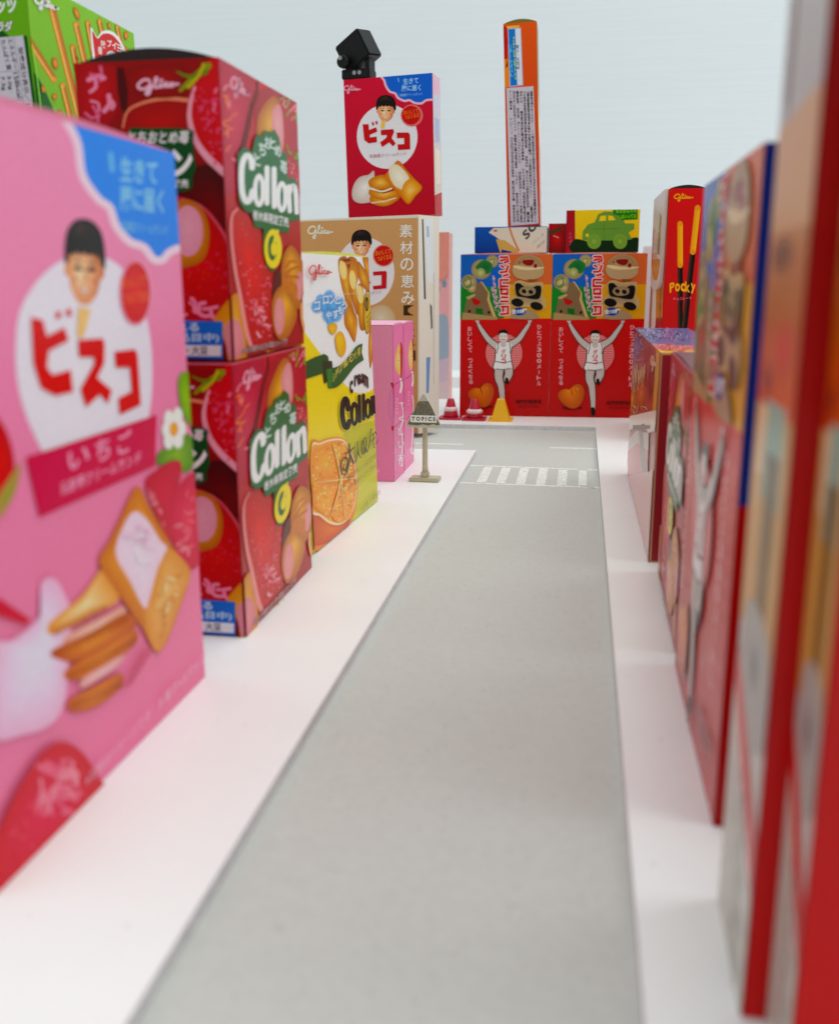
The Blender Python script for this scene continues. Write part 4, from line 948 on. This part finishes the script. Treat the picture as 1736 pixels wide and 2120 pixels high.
# emblem: arms-up runner before a barred disc
A.ell(435, 1040, 156, 165, (226, 150, 150)); 
for k in range(15): y = 900 + k * 20; hw = 150 * math.sqrt(max(0, 1 - ((y - 1040) / 165) ** 2)); A.stroke([(435 - hw, y), (435 + hw, y)], 5, (206, 70, 74), 0, cap=False); A.layer -= 1
A.layer += 1
OL = (40, 26, 26); SKN = (206, 200, 196)
limbs = [([(380, 985), (310, 930), (250, 850), (215, 790)], 50, (1.1, .45)), ([(490, 965), (560, 920), (610, 850), (650, 790)], 50, (1.1, .45)), ([(395, 1160), (390, 1250), (410, 1320), (422, 1440), (425, 1520)], 76, (1.0, .35)), ([(470, 1150), (478, 1210), (460, 1260)], 72, (1, .75))]
for P, wd_, tp in limbs: A.stroke(P, wd_ + 16, OL, 5, tp)
body = [(370, 985), (400, 950), (470, 945), (500, 975), (490, 1060), (500, 1130), (490, 1175), (350, 1175), (362, 1100)]
A.poly([(p[0] + (8 if p[0] > 430 else -8), p[1]) for p in body], OL, 3)
for P, wd_, tp in limbs: A.stroke(P, wd_, SKN, 5, tp)
A.poly(body, (244, 242, 240), 3)
for P in ([(388, 955), (382, 1000), (372, 1040)], [(482, 952), (490, 1000), (488, 1040)], [(355, 1110), (430, 1120), (494, 1110)]): A.stroke(P, 7, (96, 88, 88), 4)
for hx, hy, d in ((212, 785, -1), (652, 785, 1)):
    for k in (-1, 0, 1): A.stroke([(hx, hy), (hx + k * 12 + d * 6, hy - 24)], 9, SKN, 0)
A.ell(430, 895, 37, 52, (226, 220, 214)); A.poly([(390, 895), (390, 855), (420, 838), (455, 842), (470, 870), (468, 900), (460, 872), (405, 868)], (20, 16, 16), 3); A.stroke([(415, 920), (430, 926), (446, 920)], 5, (120, 60, 56), 3)
for x in (415, 445): A.ell(x, 893, 5, 4, (40, 30, 30), n=8)
A.poly([(412, 940), (450, 940), (455, 975), (430, 990), (405, 975)], SKN)
A.vtext('グリコ', (432, 1025), (432, 1110), 42, (196, 60, 64), .03)
A.poly([(445, 1255), (470, 1255), (475, 1300), (455, 1305)], (20, 14, 14), 3); A.poly([(408, 1500), (436, 1500), (440, 1555), (415, 1560)], (20, 14, 14), 3)
A.stroke([(370, 1175), (430, 1180), (490, 1170)], 7, (130, 120, 120), 3)
A.vtext('おいしくて つよくなる', (142, 830), (150, 1285), 40, (240, 190, 196), .015)
A.vtext('ひとつぶ300メートル', (738, 815), (735, 1300), 40, (240, 190, 196), .015)
# heart-shaped caramel
hp = [(130, 1405), (140, 1360), (190, 1335), (228, 1352), (240, 1378), (242, 1340), (268, 1302), (315, 1300), (348, 1350), (338, 1430), (300, 1490), (240, 1504), (170, 1462)]
A.ell(250, 1500, 90, 16, (90, 2, 6, .55)); A.blob(hp, (232, 150, 50), (190, 96, 14), shift=(-20, -40)); A.ell(290, 1340, 22, 20, (240, 180, 90), (224, 140, 40, .0)); A.stroke([(240, 1350), (250, 1390)], 9, (176, 90, 16), 0)
A.text('栄養機能食品', (535, 1475), (755, 1472), 34, (60, 4, 8), .02); A.text('（カルシウム）', (560, 1512), (735, 1510), 26, (90, 4, 8), .01)
caramel = A.mesh()
G_ = 'red caramel boxes standing at the end of the road'
for bx in gl:
    bx.put('y-', caramel); bx.flap((226, 150, 140), 0.0008, 0.0003)
tag(gl[0].o, 'red caramel box at the road end, left of two, under the blue box', 'candy box', G_)
tag(gl[1].o, 'red caramel box at the road end, right of two, under the yellow car box', 'candy box', G_)

# ---- boxes lying on the caramel boxes
zt = GH + 0.0010
B = Box('snack_box', (-0.0770, 0.7170), 0, 0.0512, 0.026, 0.0180, zt, 1, body=(20, 76, 160), edge=(60, 100, 160))
A = B.art('y-', G2)
A.fill((20, 96, 176), (14, 70, 150))
A.poly([(215, 1930), (260, 1890), (735, 1880), (735, 2110), (420, 2110), (330, 2010), (280, 1970)], (222, 214, 200)); A.poly([(280, 1990), (360, 2000), (470, 2080), (480, 2120), (320, 2120)], (206, 176, 110)); A.poly([(330, 2080), (420, 2100), (400, 2130), (320, 2120)], (20, 70, 150))
A.stroke([(400, 1890), (430, 1980), (480, 2090)], 16, (206, 140, 90), 4); A.text('sc', (550, 2000), (640, 1890), 75, (90, 90, 90), .02, up=(-.6, -.8)); A.text('バニラ', (600, 2040), (700, 1960), 30, (150, 150, 150), 0); A.text('風味', (640, 2080), (710, 2020), 30, (150, 150, 150), 0)
A.ell(275, 1915, 18, 10, (206, 120, 110))
B.put('y-', A.mesh()); blue = B
tag(B.o, 'flat blue and cream box lying on the left caramel box', 'snack box')
B = Box('snack_box', (-0.0250, 0.7210), 0, 0.0150, 0.024, 0.0200, zt, 1, body=(150, 20, 40))
A = B.art('y-', G2); A.fill((176, 24, 50), (140, 12, 36)); A.ell(820, 1990, 70, 95, (206, 40, 30), (150, 10, 20)); A.stroke([(740, 1930), (800, 1920), (860, 1880)], 22, (60, 80, 40), 4); A.stroke([(790, 1960), (830, 1975)], 12, (226, 150, 140), 0)
B.put('y-', A.mesh())
tag(B.o, 'small dark red box with a tomato picture, between blue and yellow boxes', 'snack box')
B = Box('snack_box', (-0.0128, 0.7165), -1.0, 0.0502, 0.026, 0.0285, zt, 1, body=(170, 14, 60), edge=(222, 206, 40))
A = B.art('y-', G2)
A.fill((236, 206, 14), (226, 190, 10))
A.poly([(860, 1600), (976, 1600), (980, 2200), (860, 2200)], (168, 8, 56)); A.text('おもちゃ', (955, 2050), (945, 1930), 26, (216, 120, 150), 0, up=(-1, 0))
A.poly([(960, 2000), (1020, 1990), (1100, 2010), (1200, 1975), (1330, 2000), (1450, 1985), (1560, 1980), (1560, 2120), (960, 2120)], (10, 50, 20), 2)
A.poly([(1040, 2000), (1045, 1920), (1090, 1860), (1150, 1840), (1180, 1770), (1240, 1745), (1360, 1750), (1400, 1810), (1420, 1850), (1500, 1850), (1500, 1900), (1450, 1930), (1480, 1990), (1400, 2000)], (116, 156, 76))
for x in (1145, 1375): A.ell(x, 2010, 62, 66, (116, 156, 76), (136, 170, 80)); A.ell(x, 2010, 20, 22, (150, 176, 90))
A.poly([(1190, 1830), (1200, 1785), (1250, 1780), (1250, 1825)], (236, 206, 20)); A.poly([(1270, 1825), (1270, 1780), (1310, 1785), (1335, 1820)], (236, 206, 20)); A.ell(1085, 1955, 14, 16, (236, 206, 20)); A.stroke([(1230, 1850), (1235, 1990)], 5, (96, 136, 60), 0); A.stroke([(1140, 1900), (1360, 1895)], 5, (96, 136, 60), 0)
A.poly([(1310, 1722), (1530, 1712), (1528, 1815), (1390, 1822), (1370, 1780), (1315, 1770)], (40, 130, 20)); A.text('木のおもちゃ', (1335, 1762), (1520, 1755), 34, (160, 206, 60), .02); A.text('はいってる', (1385, 1808), (1515, 1802), 34, (160, 206, 60), .02)
B.put('y-', A.mesh())
A = B.art('x-'); A.fill((176, 18, 66), (150, 8, 50)); A.text('おもちゃ', (60, 95), (60, 40), 26, (206, 120, 150), 0, up=(-1, 0)); B.put('x-', A.mesh())
tag(B.o, 'yellow box with a green toy car picture, on the right caramel box', 'snack box')
B = Box('snack_box', (-0.0537, 0.7190), 0, 0.0226, 0.024, 0.1325, zt + 0.0182, 1, body=(206, 110, 20), edge=(232, 160, 60), tilt=-2.4)
A = B.art('y-', G2)
A.fill((222, 104, 8), (196, 76, 6))
A.poly([(330, 100), (372, 110), (385, 250), (378, 400), (345, 400)], (190, 20, 40)); A.poly([(345, 400), (385, 400), (405, 640), (355, 650)], (236, 150, 20)); A.poly([(375, 400), (385, 460), (365, 480)], (90, 40, 20)); A.poly([(368, 108), (490, 100), (480, 120), (380, 128)], (236, 190, 90))
A.poly([(384, 128), (500, 120), (520, 630), (400, 645)], (180, 190, 220)); A.poly([(390, 136), (448, 132), (468, 628), (408, 636)], (16, 128, 200)); A.poly([(450, 132), (494, 128), (512, 625), (468, 628)], (222, 228, 236))
A.text('アレルギー物質', (435, 560), (418, 270), 34, (120, 200, 246), .03, up=(-1, 0)); A.text('乳成分・小麦', (490, 490), (480, 270), 26, (70, 70, 80), .02, up=(-1, 0)); A.text('(27品目中)', (462, 580), (445, 200), 18, (190, 220, 60), .03, up=(-1, 0))
A.poly([(372, 655), (610, 638), (655, 1850), (410, 1872)], (206, 200, 208))
rd = random.Random(4)
tx = '●名称チョコレート菓子●原材料名小麦粉砂糖カカオマス植物油脂全粉乳ショートニングモルトエキス食塩乳化剤香料膨張剤●内容量●賞味期限枠外上部に記載●保存方法直射日光を避け28℃以下で保存●製造者'
for r_ in range(7):
    t = r_ / 6.6 + .05
    ya = 680
    while ya < 1810:
        ln = rd.uniform(90, 420); yb = min(1840, ya + ln)
        xa = 385 + t * 205 + (ya - 680) / 1190 * 35; i0 = rd.randrange(0, 60); k_ = max(2, int((yb - ya) / 24))
        A.text(tx[i0:i0 + k_], (xa, ya), (xa + (yb - ya) * .03, yb), 23, (70, 66, 74), .01 if rd.random() < .6 else .04, up=(1, 0))
        ya = yb + rd.choice((6, 6, 30, 70))
B.put('y-', A.mesh())
A = B.art('x+'); A.fill((236, 160, 70), (214, 96, 60)); A.poly([(0, 0), (100, 0), (100, 45), (0, 30)], (150, 140, 40)); A.poly([(0, 30), (100, 45), (100, 60), (0, 50)], (240, 210, 140)); B.put('x+', A.mesh())
B.flap((120, 110, 30), 0.0022, 0.0004)
tag(B.o, 'tall narrow orange box standing upright on the flat blue box', 'snack box')

# ---- road cones and the small sign
CONE_RED = mat('cone_red', (186, 14, 48), 0.3, 0.5, 0.06, 200); CONE_BAND = mat('cone_band', (232, 206, 206), 0.5, 0.3, 0.12, 400); CONE_YEL = mat('cone_yellow', (236, 178, 8), 0.32, 0.5, 0.04, 200)
def cone(x, y, s, worn):
    o = bpy.data.objects.new('traffic_cone', None); link(o); o.location = (x, y, 0)
    V, F = boxgeo(-.0080 * s, .0080 * s, -.0072 * s, .0072 * s, 0, .0015 * s)
    obj('base', V, F, CONE_RED, o)
    V, F = lathe([(.0058 * s, .0013 * s), (.0050 * s, .0040 * s), (.0024 * s, .0140 * s), (.0019 * s, .0146 * s)]); obj('body', V, F, CONE_RED, o, True)
    z0_, z1_ = (.0058, .0088) if not worn else (.0046, .0076)
    rr = lambda z: .0050 - (.0026 * (z - .004) / .010)
    V, F = lathe([(rr(z0_) * s + .0002, z0_ * s), (rr(z0_) * s + .0004 + (.0006 if worn else 0), (z0_ + .0015) * s), (rr(z1_) * s + .0002, z1_ * s)]); obj('band', V, F, CONE_BAND, o, True)
    return o
G_ = 'toy traffic cones in front of the caramel boxes'
tag(cone(-0.0903, 0.6915, 1.0, False), 'small crimson traffic cone with a straight pale band, just right of the sign', 'traffic cone', G_)
tag(cone(-0.0728, 0.6890, 1.03, True), 'small crimson traffic cone with a bulging white band, between two other cones', 'traffic cone', G_)
y_ = bpy.data.objects.new('traffic_cone', None); link(y_); y_.location = (-0.0540, 0.6875, 0)
V, F = boxgeo(-.0085, .0085, -.0068, .0068, 0, .0016); obj('base', V, F, CONE_YEL, y_)
V = []; F = []
for z, hx, hy in ((.0014, .0064, .0052), (.0150, .0026, .0022), (.0155, .0022, .0018)):
    V += [(-hx, -hy, z), (hx, -hy, z), (hx, hy, z), (-hx, hy, z)]
for k in (0, 4): F += [(k + i, k + (i + 1) % 4, k + 4 + (i + 1) % 4, k + 4 + i) for i in range(4)]
F.append((8, 9, 10, 11)); obj('body', V, F, CONE_YEL, y_)
tag(y_, 'small plain yellow four-sided traffic cone', 'traffic cone', G_)

IVORY = mat('aged_ivory_plastic', (190, 182, 156), 0.45, 0.4, 0.06, 300); PALE = mat('pale_sign_plate', (196, 196, 182), 0.5, 0.4, 0.08, 200)
WORN = mat('worn_grey_print', (118, 114, 102), 0.7, 0.2, 0.42, 900)
sg = bpy.data.objects.new('toy_sign', None); link(sg); sg.location = (-0.0746, 0.4734, 0); sg.rotation_euler = (0, 0, R(-3))
bevel_box('base', (0.0150, 0.0085, 0.0020), Matrix.Translation((0, 0, 0.0010)), IVORY, sg, 0.0004)
bevel_box('foot', (0.0040, 0.0040, 0.0030), Matrix.Translation((0, 0, 0.0033)), IVORY, sg, 0.0005)
V, F = lathe([(0.0016, 0.0045), (0.0014, 0.0070), (0.00125, 0.0275), (0.00125, 0.0350)], 16); obj('post', V, F, IVORY, sg, True)
def rounded_tri(w_, z0_, z1_, r):
    P = [(-w_, z0_), (w_, z0_), (0, z1_)]; out = []
    for i in range(3):
        p, a, b = Vector(P[i]), Vector(P[i - 1]), Vector(P[(i + 1) % 3])
        q0 = p + (a - p).normalized() * r; q2 = p + (b - p).normalized() * r
        for k in range(6):
            t = k / 5; out.append(tuple(q0 * (1 - t) ** 2 + p * 2 * t * (1 - t) + q2 * t * t))
    return out
def plate(name, P, y0, y1, m, parent):
    n = len(P); V = [(x, y0, z) for x, z in P] + [(x, y1, z) for x, z in P]
    F = [tuple(range(n)), tuple(range(2 * n - 1, n - 1, -1))] + [(i, n + i, n + (i + 1) % n, (i + 1) % n) for i in range(n)]
    return obj(name, V, F, m, parent)
plate('sign_plate', rounded_tri(0.0094, 0.0272, 0.0448, 0.0022), -0.0016, -0.0032, PALE, sg)
rd = random.Random(2)
tp = [(-0.0026, 0.0402), (0.0025, 0.0404)] + [(0.0025 + 0.0056 * t, 0.0404 - 0.0112 * t + rd.uniform(-.0002, .0002)) for t in (.25, .5, .75, 1)] + [(0.0070, 0.0287), (0.0046, 0.0293), (0.0025, 0.0284), (-0.0005, 0.0290), (-0.0030, 0.0283), (-0.0080, 0.0288)] + [(-0.0026 - 0.0054 * t, 0.0402 - 0.0112 * t) for t in (.75, .5, .25)]
plate('worn_print', tp, -0.0033, -0.00335, WORN, sg)
sc_ = plate('name_strip', [(-0.0066, 0.0299), (0.0066, 0.0299), (0.0066, 0.0334), (-0.0066, 0.0334)], -0.0034, -0.0036, mat('white_label', (236, 238, 238), .5), sg)
vs, ts, x0, x1, y0, y1 = glyphs('T O P I C S', .035)
INK = mat('black_ink', (20, 20, 22), .6)
V = [((v[0] - x0) / (x1 - x0) * .0118 - .0059, -.00363, .0307 + (v[1] - y0) / (y1 - y0) * .0020) for v in vs]
obj('lettering', V, ts, INK, sc_)
tag(sg, 'small triangular sign reading TOPICS on an ivory post at the pavement edge', 'toy sign')

# ================================================================== RIGHT ROW
# ---- red chocolate stick box at the back
B = Box('snack_box', (0.0474, 0.605), 0.5, 0.0207, 0.088, 0.1485, 0, 1, body=(190, 10, 30), edge=(206, 60, 60))
A = B.art('y-', G3)
A.fill((206, 6, 28), (166, 4, 26))
def pstick(P, cut, wd):
    (xa, ya), (xb, yb) = P; t = (cut - ya) / (yb - ya); m_ = (xa + (xb - xa) * t, cut)
    A.stroke([m_, (xb, yb)], wd, (88, 50, 38), 0, col2=(24, 10, 8)); A.stroke([(m_[0] + wd * .2, m_[1]), (xb + wd * .2, yb)], wd * .5, (20, 8, 8), 0, cap=False); A.stroke([(xa, ya), m_], wd, (222, 150, 40), 0, col2=(240, 184, 72))
pstick([(685, 550), (690, 2600)], 1050, 64); pstick([(895, 360), (650, 2600)], 890, 68)
script_mark(A, 612, 195, 230, 90, (232, 170, 60), 13)
for ch, x, y, h, dy in (('P', 560, 1380, 115, -22), ('O', 625, 1365, 100, -5), ('C', 690, 1362, 100, 0), ('K', 745, 1365, 125, 8), ('Y', 812, 1380, 120, 20)):
    A.text(ch.replace('O', 'o').replace('C', 'c').replace('K', 'k').replace('Y', 'y'), (x, y), (x + 58, y + dy), h, (232, 170, 70), .035)
A.text('チョコレート', (600, 1470), (825, 1455), 34, (240, 120, 140), .02)
B.put('y-', A.mesh())
A = B.art('x-', G3); A.fill((206, 130, 40), (190, 110, 30))
A.poly([(380, 920), (410, 920), (390, 1850), (340, 1850)], (230, 224, 222)); A.poly([(480, 1250), (520, 1250), (500, 1700), (470, 1700)], (226, 190, 60)); A.stroke([(470, 950), (440, 1800)], 14, (160, 70, 20), 0); A.poly([(400, 1680), (540, 1650), (540, 1850), (380, 1850)], (160, 10, 24))
A.stroke([(520, 950), (500, 1150), (490, 1400), (485, 1650)], 22, (190, 10, 26), 0)
B.put('x-', A.mesh())
B.flap((40, 6, 10), 0.0018, 0.0004)
# opened side tab hanging over the left face
n = 12; y0_, y1_ = -0.0425, 0.040
prof = [(y0_, 0.1484)] + [(y0_ + .004 + (y1_ - y0_ - .008) * (0.5 - 0.5 * math.cos(math.pi * i / n)), 0.1010 - 0.0100 * math.sin(math.pi * i / n) ** .6) for i in range(n + 1)] + [(y1_, 0.1484)]
m_ = len(prof); V = [(-0.01065, y, z) for y, z in prof] + [(-0.01255, y, z) for y, z in prof]
F = [tuple(range(m_)), tuple(range(2 * m_ - 1, m_ - 1, -1))] + [(i, m_ + i, m_ + (i + 1) % m_, (i + 1) % m_) for i in range(m_)]
tab = obj('side_tab', V, F, card((216, 196, 190)), B.o)
A = Art(0.09, 0.06, lambda p: (p[0] / 100 * .09, (1 - p[1] / 100) * .06)); A.poly([(22, 66), (80, 66), (84, 76), (70, 86), (40, 86), (20, 76)], (206, 140, 84), 3); A.poly([(14, 34), (24, 30), (22, 72), (15, 70)], (170, 40, 50)); A.poly([(66, 20), (80, 26), (78, 62), (60, 60)], (150, 110, 70)); A.poly([(28, 34), (60, 40), (56, 64), (26, 64)], (206, 176, 150))
me = A.mesh('tab_print'); p = link(bpy.data.objects.new('tab_print', me), tab); p.matrix_local = Matrix(((0, 0, -1, -0.01256), (-1, 0, 0, 0.045), (0, 1, 0, 0.089), (0, 0, 0, 1)))
tag(B.o, 'tall red chocolate stick box with an opened side tab, behind the low box', 'snack box')
# ---- white carton behind it
B = Box('carton', (0.0436, 0.752), 0, 0.026, 0.02, 0.1205, 0, 1, body=(226, 226, 226), edge=(236, 236, 236))
A = B.art('y-'); A.fill((228, 230, 230), (206, 204, 202)); A.poly([(22, 0), (34, 0), (34, 100), (22, 100)], (150, 120, 116)); B.put('y-', A.mesh())
tag(B.o, 'plain white carton showing between the caramel box and the red stick box', 'carton')

# ---- long low box
B = Box('snack_box', (0.0269, 0.3433), 90.2, 0.1627, 0.026, 0.0743, 0, -1, body=(150, 8, 26), edge=(206, 150, 110))
A = B.art('y+', G4)
A.fill((170, 60, 26), (206, 170, 170))
A.poly([(60, 640), (280, 600), (280, 60), (60, 60)], (176, 72, 22), cols=[(186, 104, 40), (170, 50, 24), (150, 26, 24), (120, 70, 96)])
for P, c_ in (([(110, 90), (165, 100), (190, 170), (150, 300), (100, 420), (80, 260)], (92, 84, 150)), ([(95, 250), (140, 240), (150, 420), (100, 520)], (150, 110, 120)), ([(185, 180), (245, 230), (250, 500), (205, 560), (178, 360)], (170, 20, 22)), ([(140, 420), (190, 380), (200, 560), (130, 600)], (206, 110, 20)), ([(215, 330), (245, 300), (245, 480), (215, 520)], (120, 14, 16)), ([(100, 470), (130, 450), (125, 600), (90, 610)], (206, 150, 70))):
    A.blob(P, c_, c_ + (0.0,), smooth=4, rings=4, power=1.5)
A.squiggles([(95, 110), (180, 110), (200, 420), (90, 420)], 40, 40, 3, [(150, 130, 170), (200, 150, 140), (90, 60, 90), (206, 120, 70)], 17)
A.poly([(262, 220), (290, 240), (262, 600), (240, 600)], (206, 160, 40)); A.stroke([(160, 130), (185, 118), (215, 135), (230, 170)], 10, (226, 180, 110), 4)
rd = random.Random(5)
for k in range(9): x = 108 + k * 10; y = 330 + rd.uniform(-20, 20); A.stroke([(x, y + rd.uniform(80, 150)), (x + 3, y + 20), (x + 6, y), (x + 4, y + 60)], 3.5, (232, 190, 150), 4)
A.squiggles([(100, 560), (200, 560), (200, 680), (95, 680)], 16, 46, 4, [(236, 226, 214), (206, 150, 110)], 7)
script_mark(A, 232, 255, 36, 100, (236, 200, 170), 6, .4)
A.poly([(80, 640), (250, 600), (272, 600), (255, 730), (215, 740), (190, 680), (85, 730)], (232, 226, 216)); A.poly([(120, 690), (230, 690), (225, 715), (118, 712)], (90, 90, 86)); A.poly([(95, 780), (140, 725), (220, 740), (215, 900), (80, 900)], (214, 206, 202)); A.poly([(80, 860), (150, 800), (215, 850), (210, 1200), (90, 1010)], (214, 160, 164)); A.stroke([(170, 740), (185, 930), (200, 1060)], 26, (170, 160, 160), 4)
A.poly([(225, 980), (330, 900), (330, 1500), (210, 1560), (90, 1010)], (222, 186, 186))
B.put('y+', A.mesh())
A = B.art('top', G4); A.fill((96, 104, 150), (96, 104, 150))
A.poly([(225, 185), (520, 205), (560, 300), (360, 240), (290, 245), (240, 222)], (206, 120, 124)); A.poly([(225, 205), (300, 232), (520, 228), (520, 250), (290, 250)], (232, 206, 80)); A.squiggles([(130, 95), (380, 95), (480, 165), (200, 160)], 150, 30, 2.6, [(176, 180, 206), (70, 70, 120), (130, 136, 180)], 3); A.squiggles([(230, 190), (500, 210), (540, 250), (300, 225)], 40, 36, 3, [(226, 150, 150), (170, 90, 100), (236, 190, 150)], 5)
B.put('top', A.mesh())
tag(B.o, 'long low glossy box with blue and pink top on the right pavement', 'snack box')
# ---- strawberry box lying in the right row
B = Box('snack_box', (0.0282, 0.2559), 89, 0.0766, 0.028, 0.0755, 0, -1, body=(150, 12, 40), edge=(190, 70, 86))
B.put('y+', collon_side, sx=0.0766 / CW, sy=0.0755 / CH)
B.flap((96, 30, 50), 0.001)
tag(B.o, 'strawberry roll box in the right row, between low box and panda toy box', 'snack box')
# ---- caramel box in the right foreground
B = Box('candy_box', (0.0275, 0.1693), 90, 0.0790, 0.03, 0.1204, 0, -1, body=(190, 14, 22), edge=(190, 40, 44))
B.put('y+', caramel, sx=0.0790 / GW, sy=0.1204 / GH)
A = B.art('x-'); A.fill((180, 10, 18), (166, 6, 14)); A.poly([(0, 0), (100, 0), (100, 49), (0, 49)], (18, 56, 130)); A.poly([(60, 0), (100, 0), (100, 49), (60, 49)], (24, 40, 96)); B.put('x-', A.mesh())
tag(B.o, 'large blurred caramel box with panda toy print in the right foreground', 'candy box')
# ---- two tall boxes at the right edge of the frame
def tallbox(x, y, wd, art_fn, ang=89):
    b = Box('snack_box', (x, y), ang, wd, 0.03, 0.165, 0, -1, body=(150, 10, 24), edge=(170, 40, 36))
    A = b.art('y+'); A.fill((204, 200, 194), (204, 200, 194)); art_fn(A); b.put('y+', A.mesh())
    A = b.art('x-'); A.fill((128, 26, 8), (196, 0, 20)); b.put('x-', A.mesh())
    return b
def tallart(A):
    ys = ((0, 0), (22, 28), (33, 36), (44, 43), (54, 50), (78, 70), (88, 78), (100, 100)); m0 = A.map
    def fy(y):
        for (a0, b0), (a1, b1) in zip(ys, ys[1:]):
            if y <= a1: return b0 + (b1 - b0) * (y - a0) / (a1 - a0)
        return 100
    A.map = lambda p: m0((p[0], fy(p[1])))
    # pale top, tan field, brown to amber band, pale picture band with biscuit sticks, red sweep, white foot with small print
    A.poly([(0, 0), (100, 0), (100, 21), (0, 22)], (186, 180, 176)); A.poly([(16, 0), (34, 0), (26, 22), (14, 20)], (126, 104, 102)); A.poly([(60, 4), (86, 3), (84, 14), (62, 15)], (206, 204, 200))
    A.poly([(0, 22), (100, 21), (100, 33), (0, 33)], (206, 160, 118)); A.poly([(0, 33), (100, 33), (100, 44), (0, 44)], (0, 0, 0), cols=[(196, 140, 92), (190, 130, 80), (184, 104, 40), (180, 100, 40)])
    A.poly([(0, 44), (100, 44), (100, 54), (0, 54)], (0, 0, 0), cols=[(180, 100, 34), (184, 104, 30), (216, 104, 6), (206, 90, 4)])
    A.ell(40, 36, 30, 2.6, (96, 50, 22), (170, 110, 60)); A.ell(64, 47, 24, 3.4, (206, 60, 12), (190, 96, 24)); A.ell(26, 51, 18, 2.4, (120, 50, 60), (190, 90, 20))
    A.poly([(0, 54), (100, 54), (100, 78), (0, 78)], (206, 164, 104)); A.poly([(30, 53), (84, 53), (82, 63), (34, 63)], (150, 178, 166)); A.poly([(10, 54), (36, 54), (32, 61), (14, 61)], (226, 196, 160))
    for x in (44, 56, 68): A.poly([(x, 58), (x + 8, 58), (x + 4, 78), (x - 2, 78)], (70, 58, 34)); A.poly([(x + 8, 58), (x + 10, 58), (x + 6, 78), (x + 4, 78)], (176, 140, 70))
    A.poly([(20, 75), (90, 75), (96, 86), (16, 88)], (176, 172, 166), 3); A.ell(56, 80, 16, 3, (110, 110, 116), (170, 166, 162))
    A.poly([(0, 81), (30, 85), (100, 91), (100, 100), (0, 88)], (206, 24, 30)); A.poly([(0, 86), (100, 94), (100, 100), (0, 100)], (206, 204, 194))
    for k in range(9): A.text('チョコレート菓子 原材料名', (8, 90.4 + k * 1.05), (70 + (k * 37) % 24, 91.6 + k * 1.05), .7, (90, 90, 96), 0)
t1 = tallbox(0.0252, 0.1203, 0.0270, tallart); t2 = tallbox(0.0285, 0.1072, 0.0126, tallart, 90)
G_ = 'tall tan and red boxes at the right edge'
tag(t1.o, 'tall blurred tan and white box directly in front of the panda toy caramel box', 'snack box', G_)
tag(t2.o, 'nearest tall red and tan box, cut off by the right edge of the photo', 'snack box', G_)

# ---- a stray hair on the crossing
V = []; F = []
for i in range(9):
    t = i / 8; x = 0.0022 + 0.0075 * t; y = 0.4850 - 0.0062 * t + .0006 * math.sin(t * 3); V += [(x - .00005, y, -.0026), (x + .00005, y + .00008, -.0026), (x, y, -.00245)]
for i in range(8):
    a = 3 * i; F += [(a, a + 3, a + 4, a + 1), (a + 1, a + 4, a + 5, a + 2), (a + 2, a + 5, a + 3, a)]
hr = obj('hair', V, F, mat('dark_fibre', (90, 84, 76), .6)); tag(hr, 'short dark stray hair lying across the zebra crossing', 'hair')
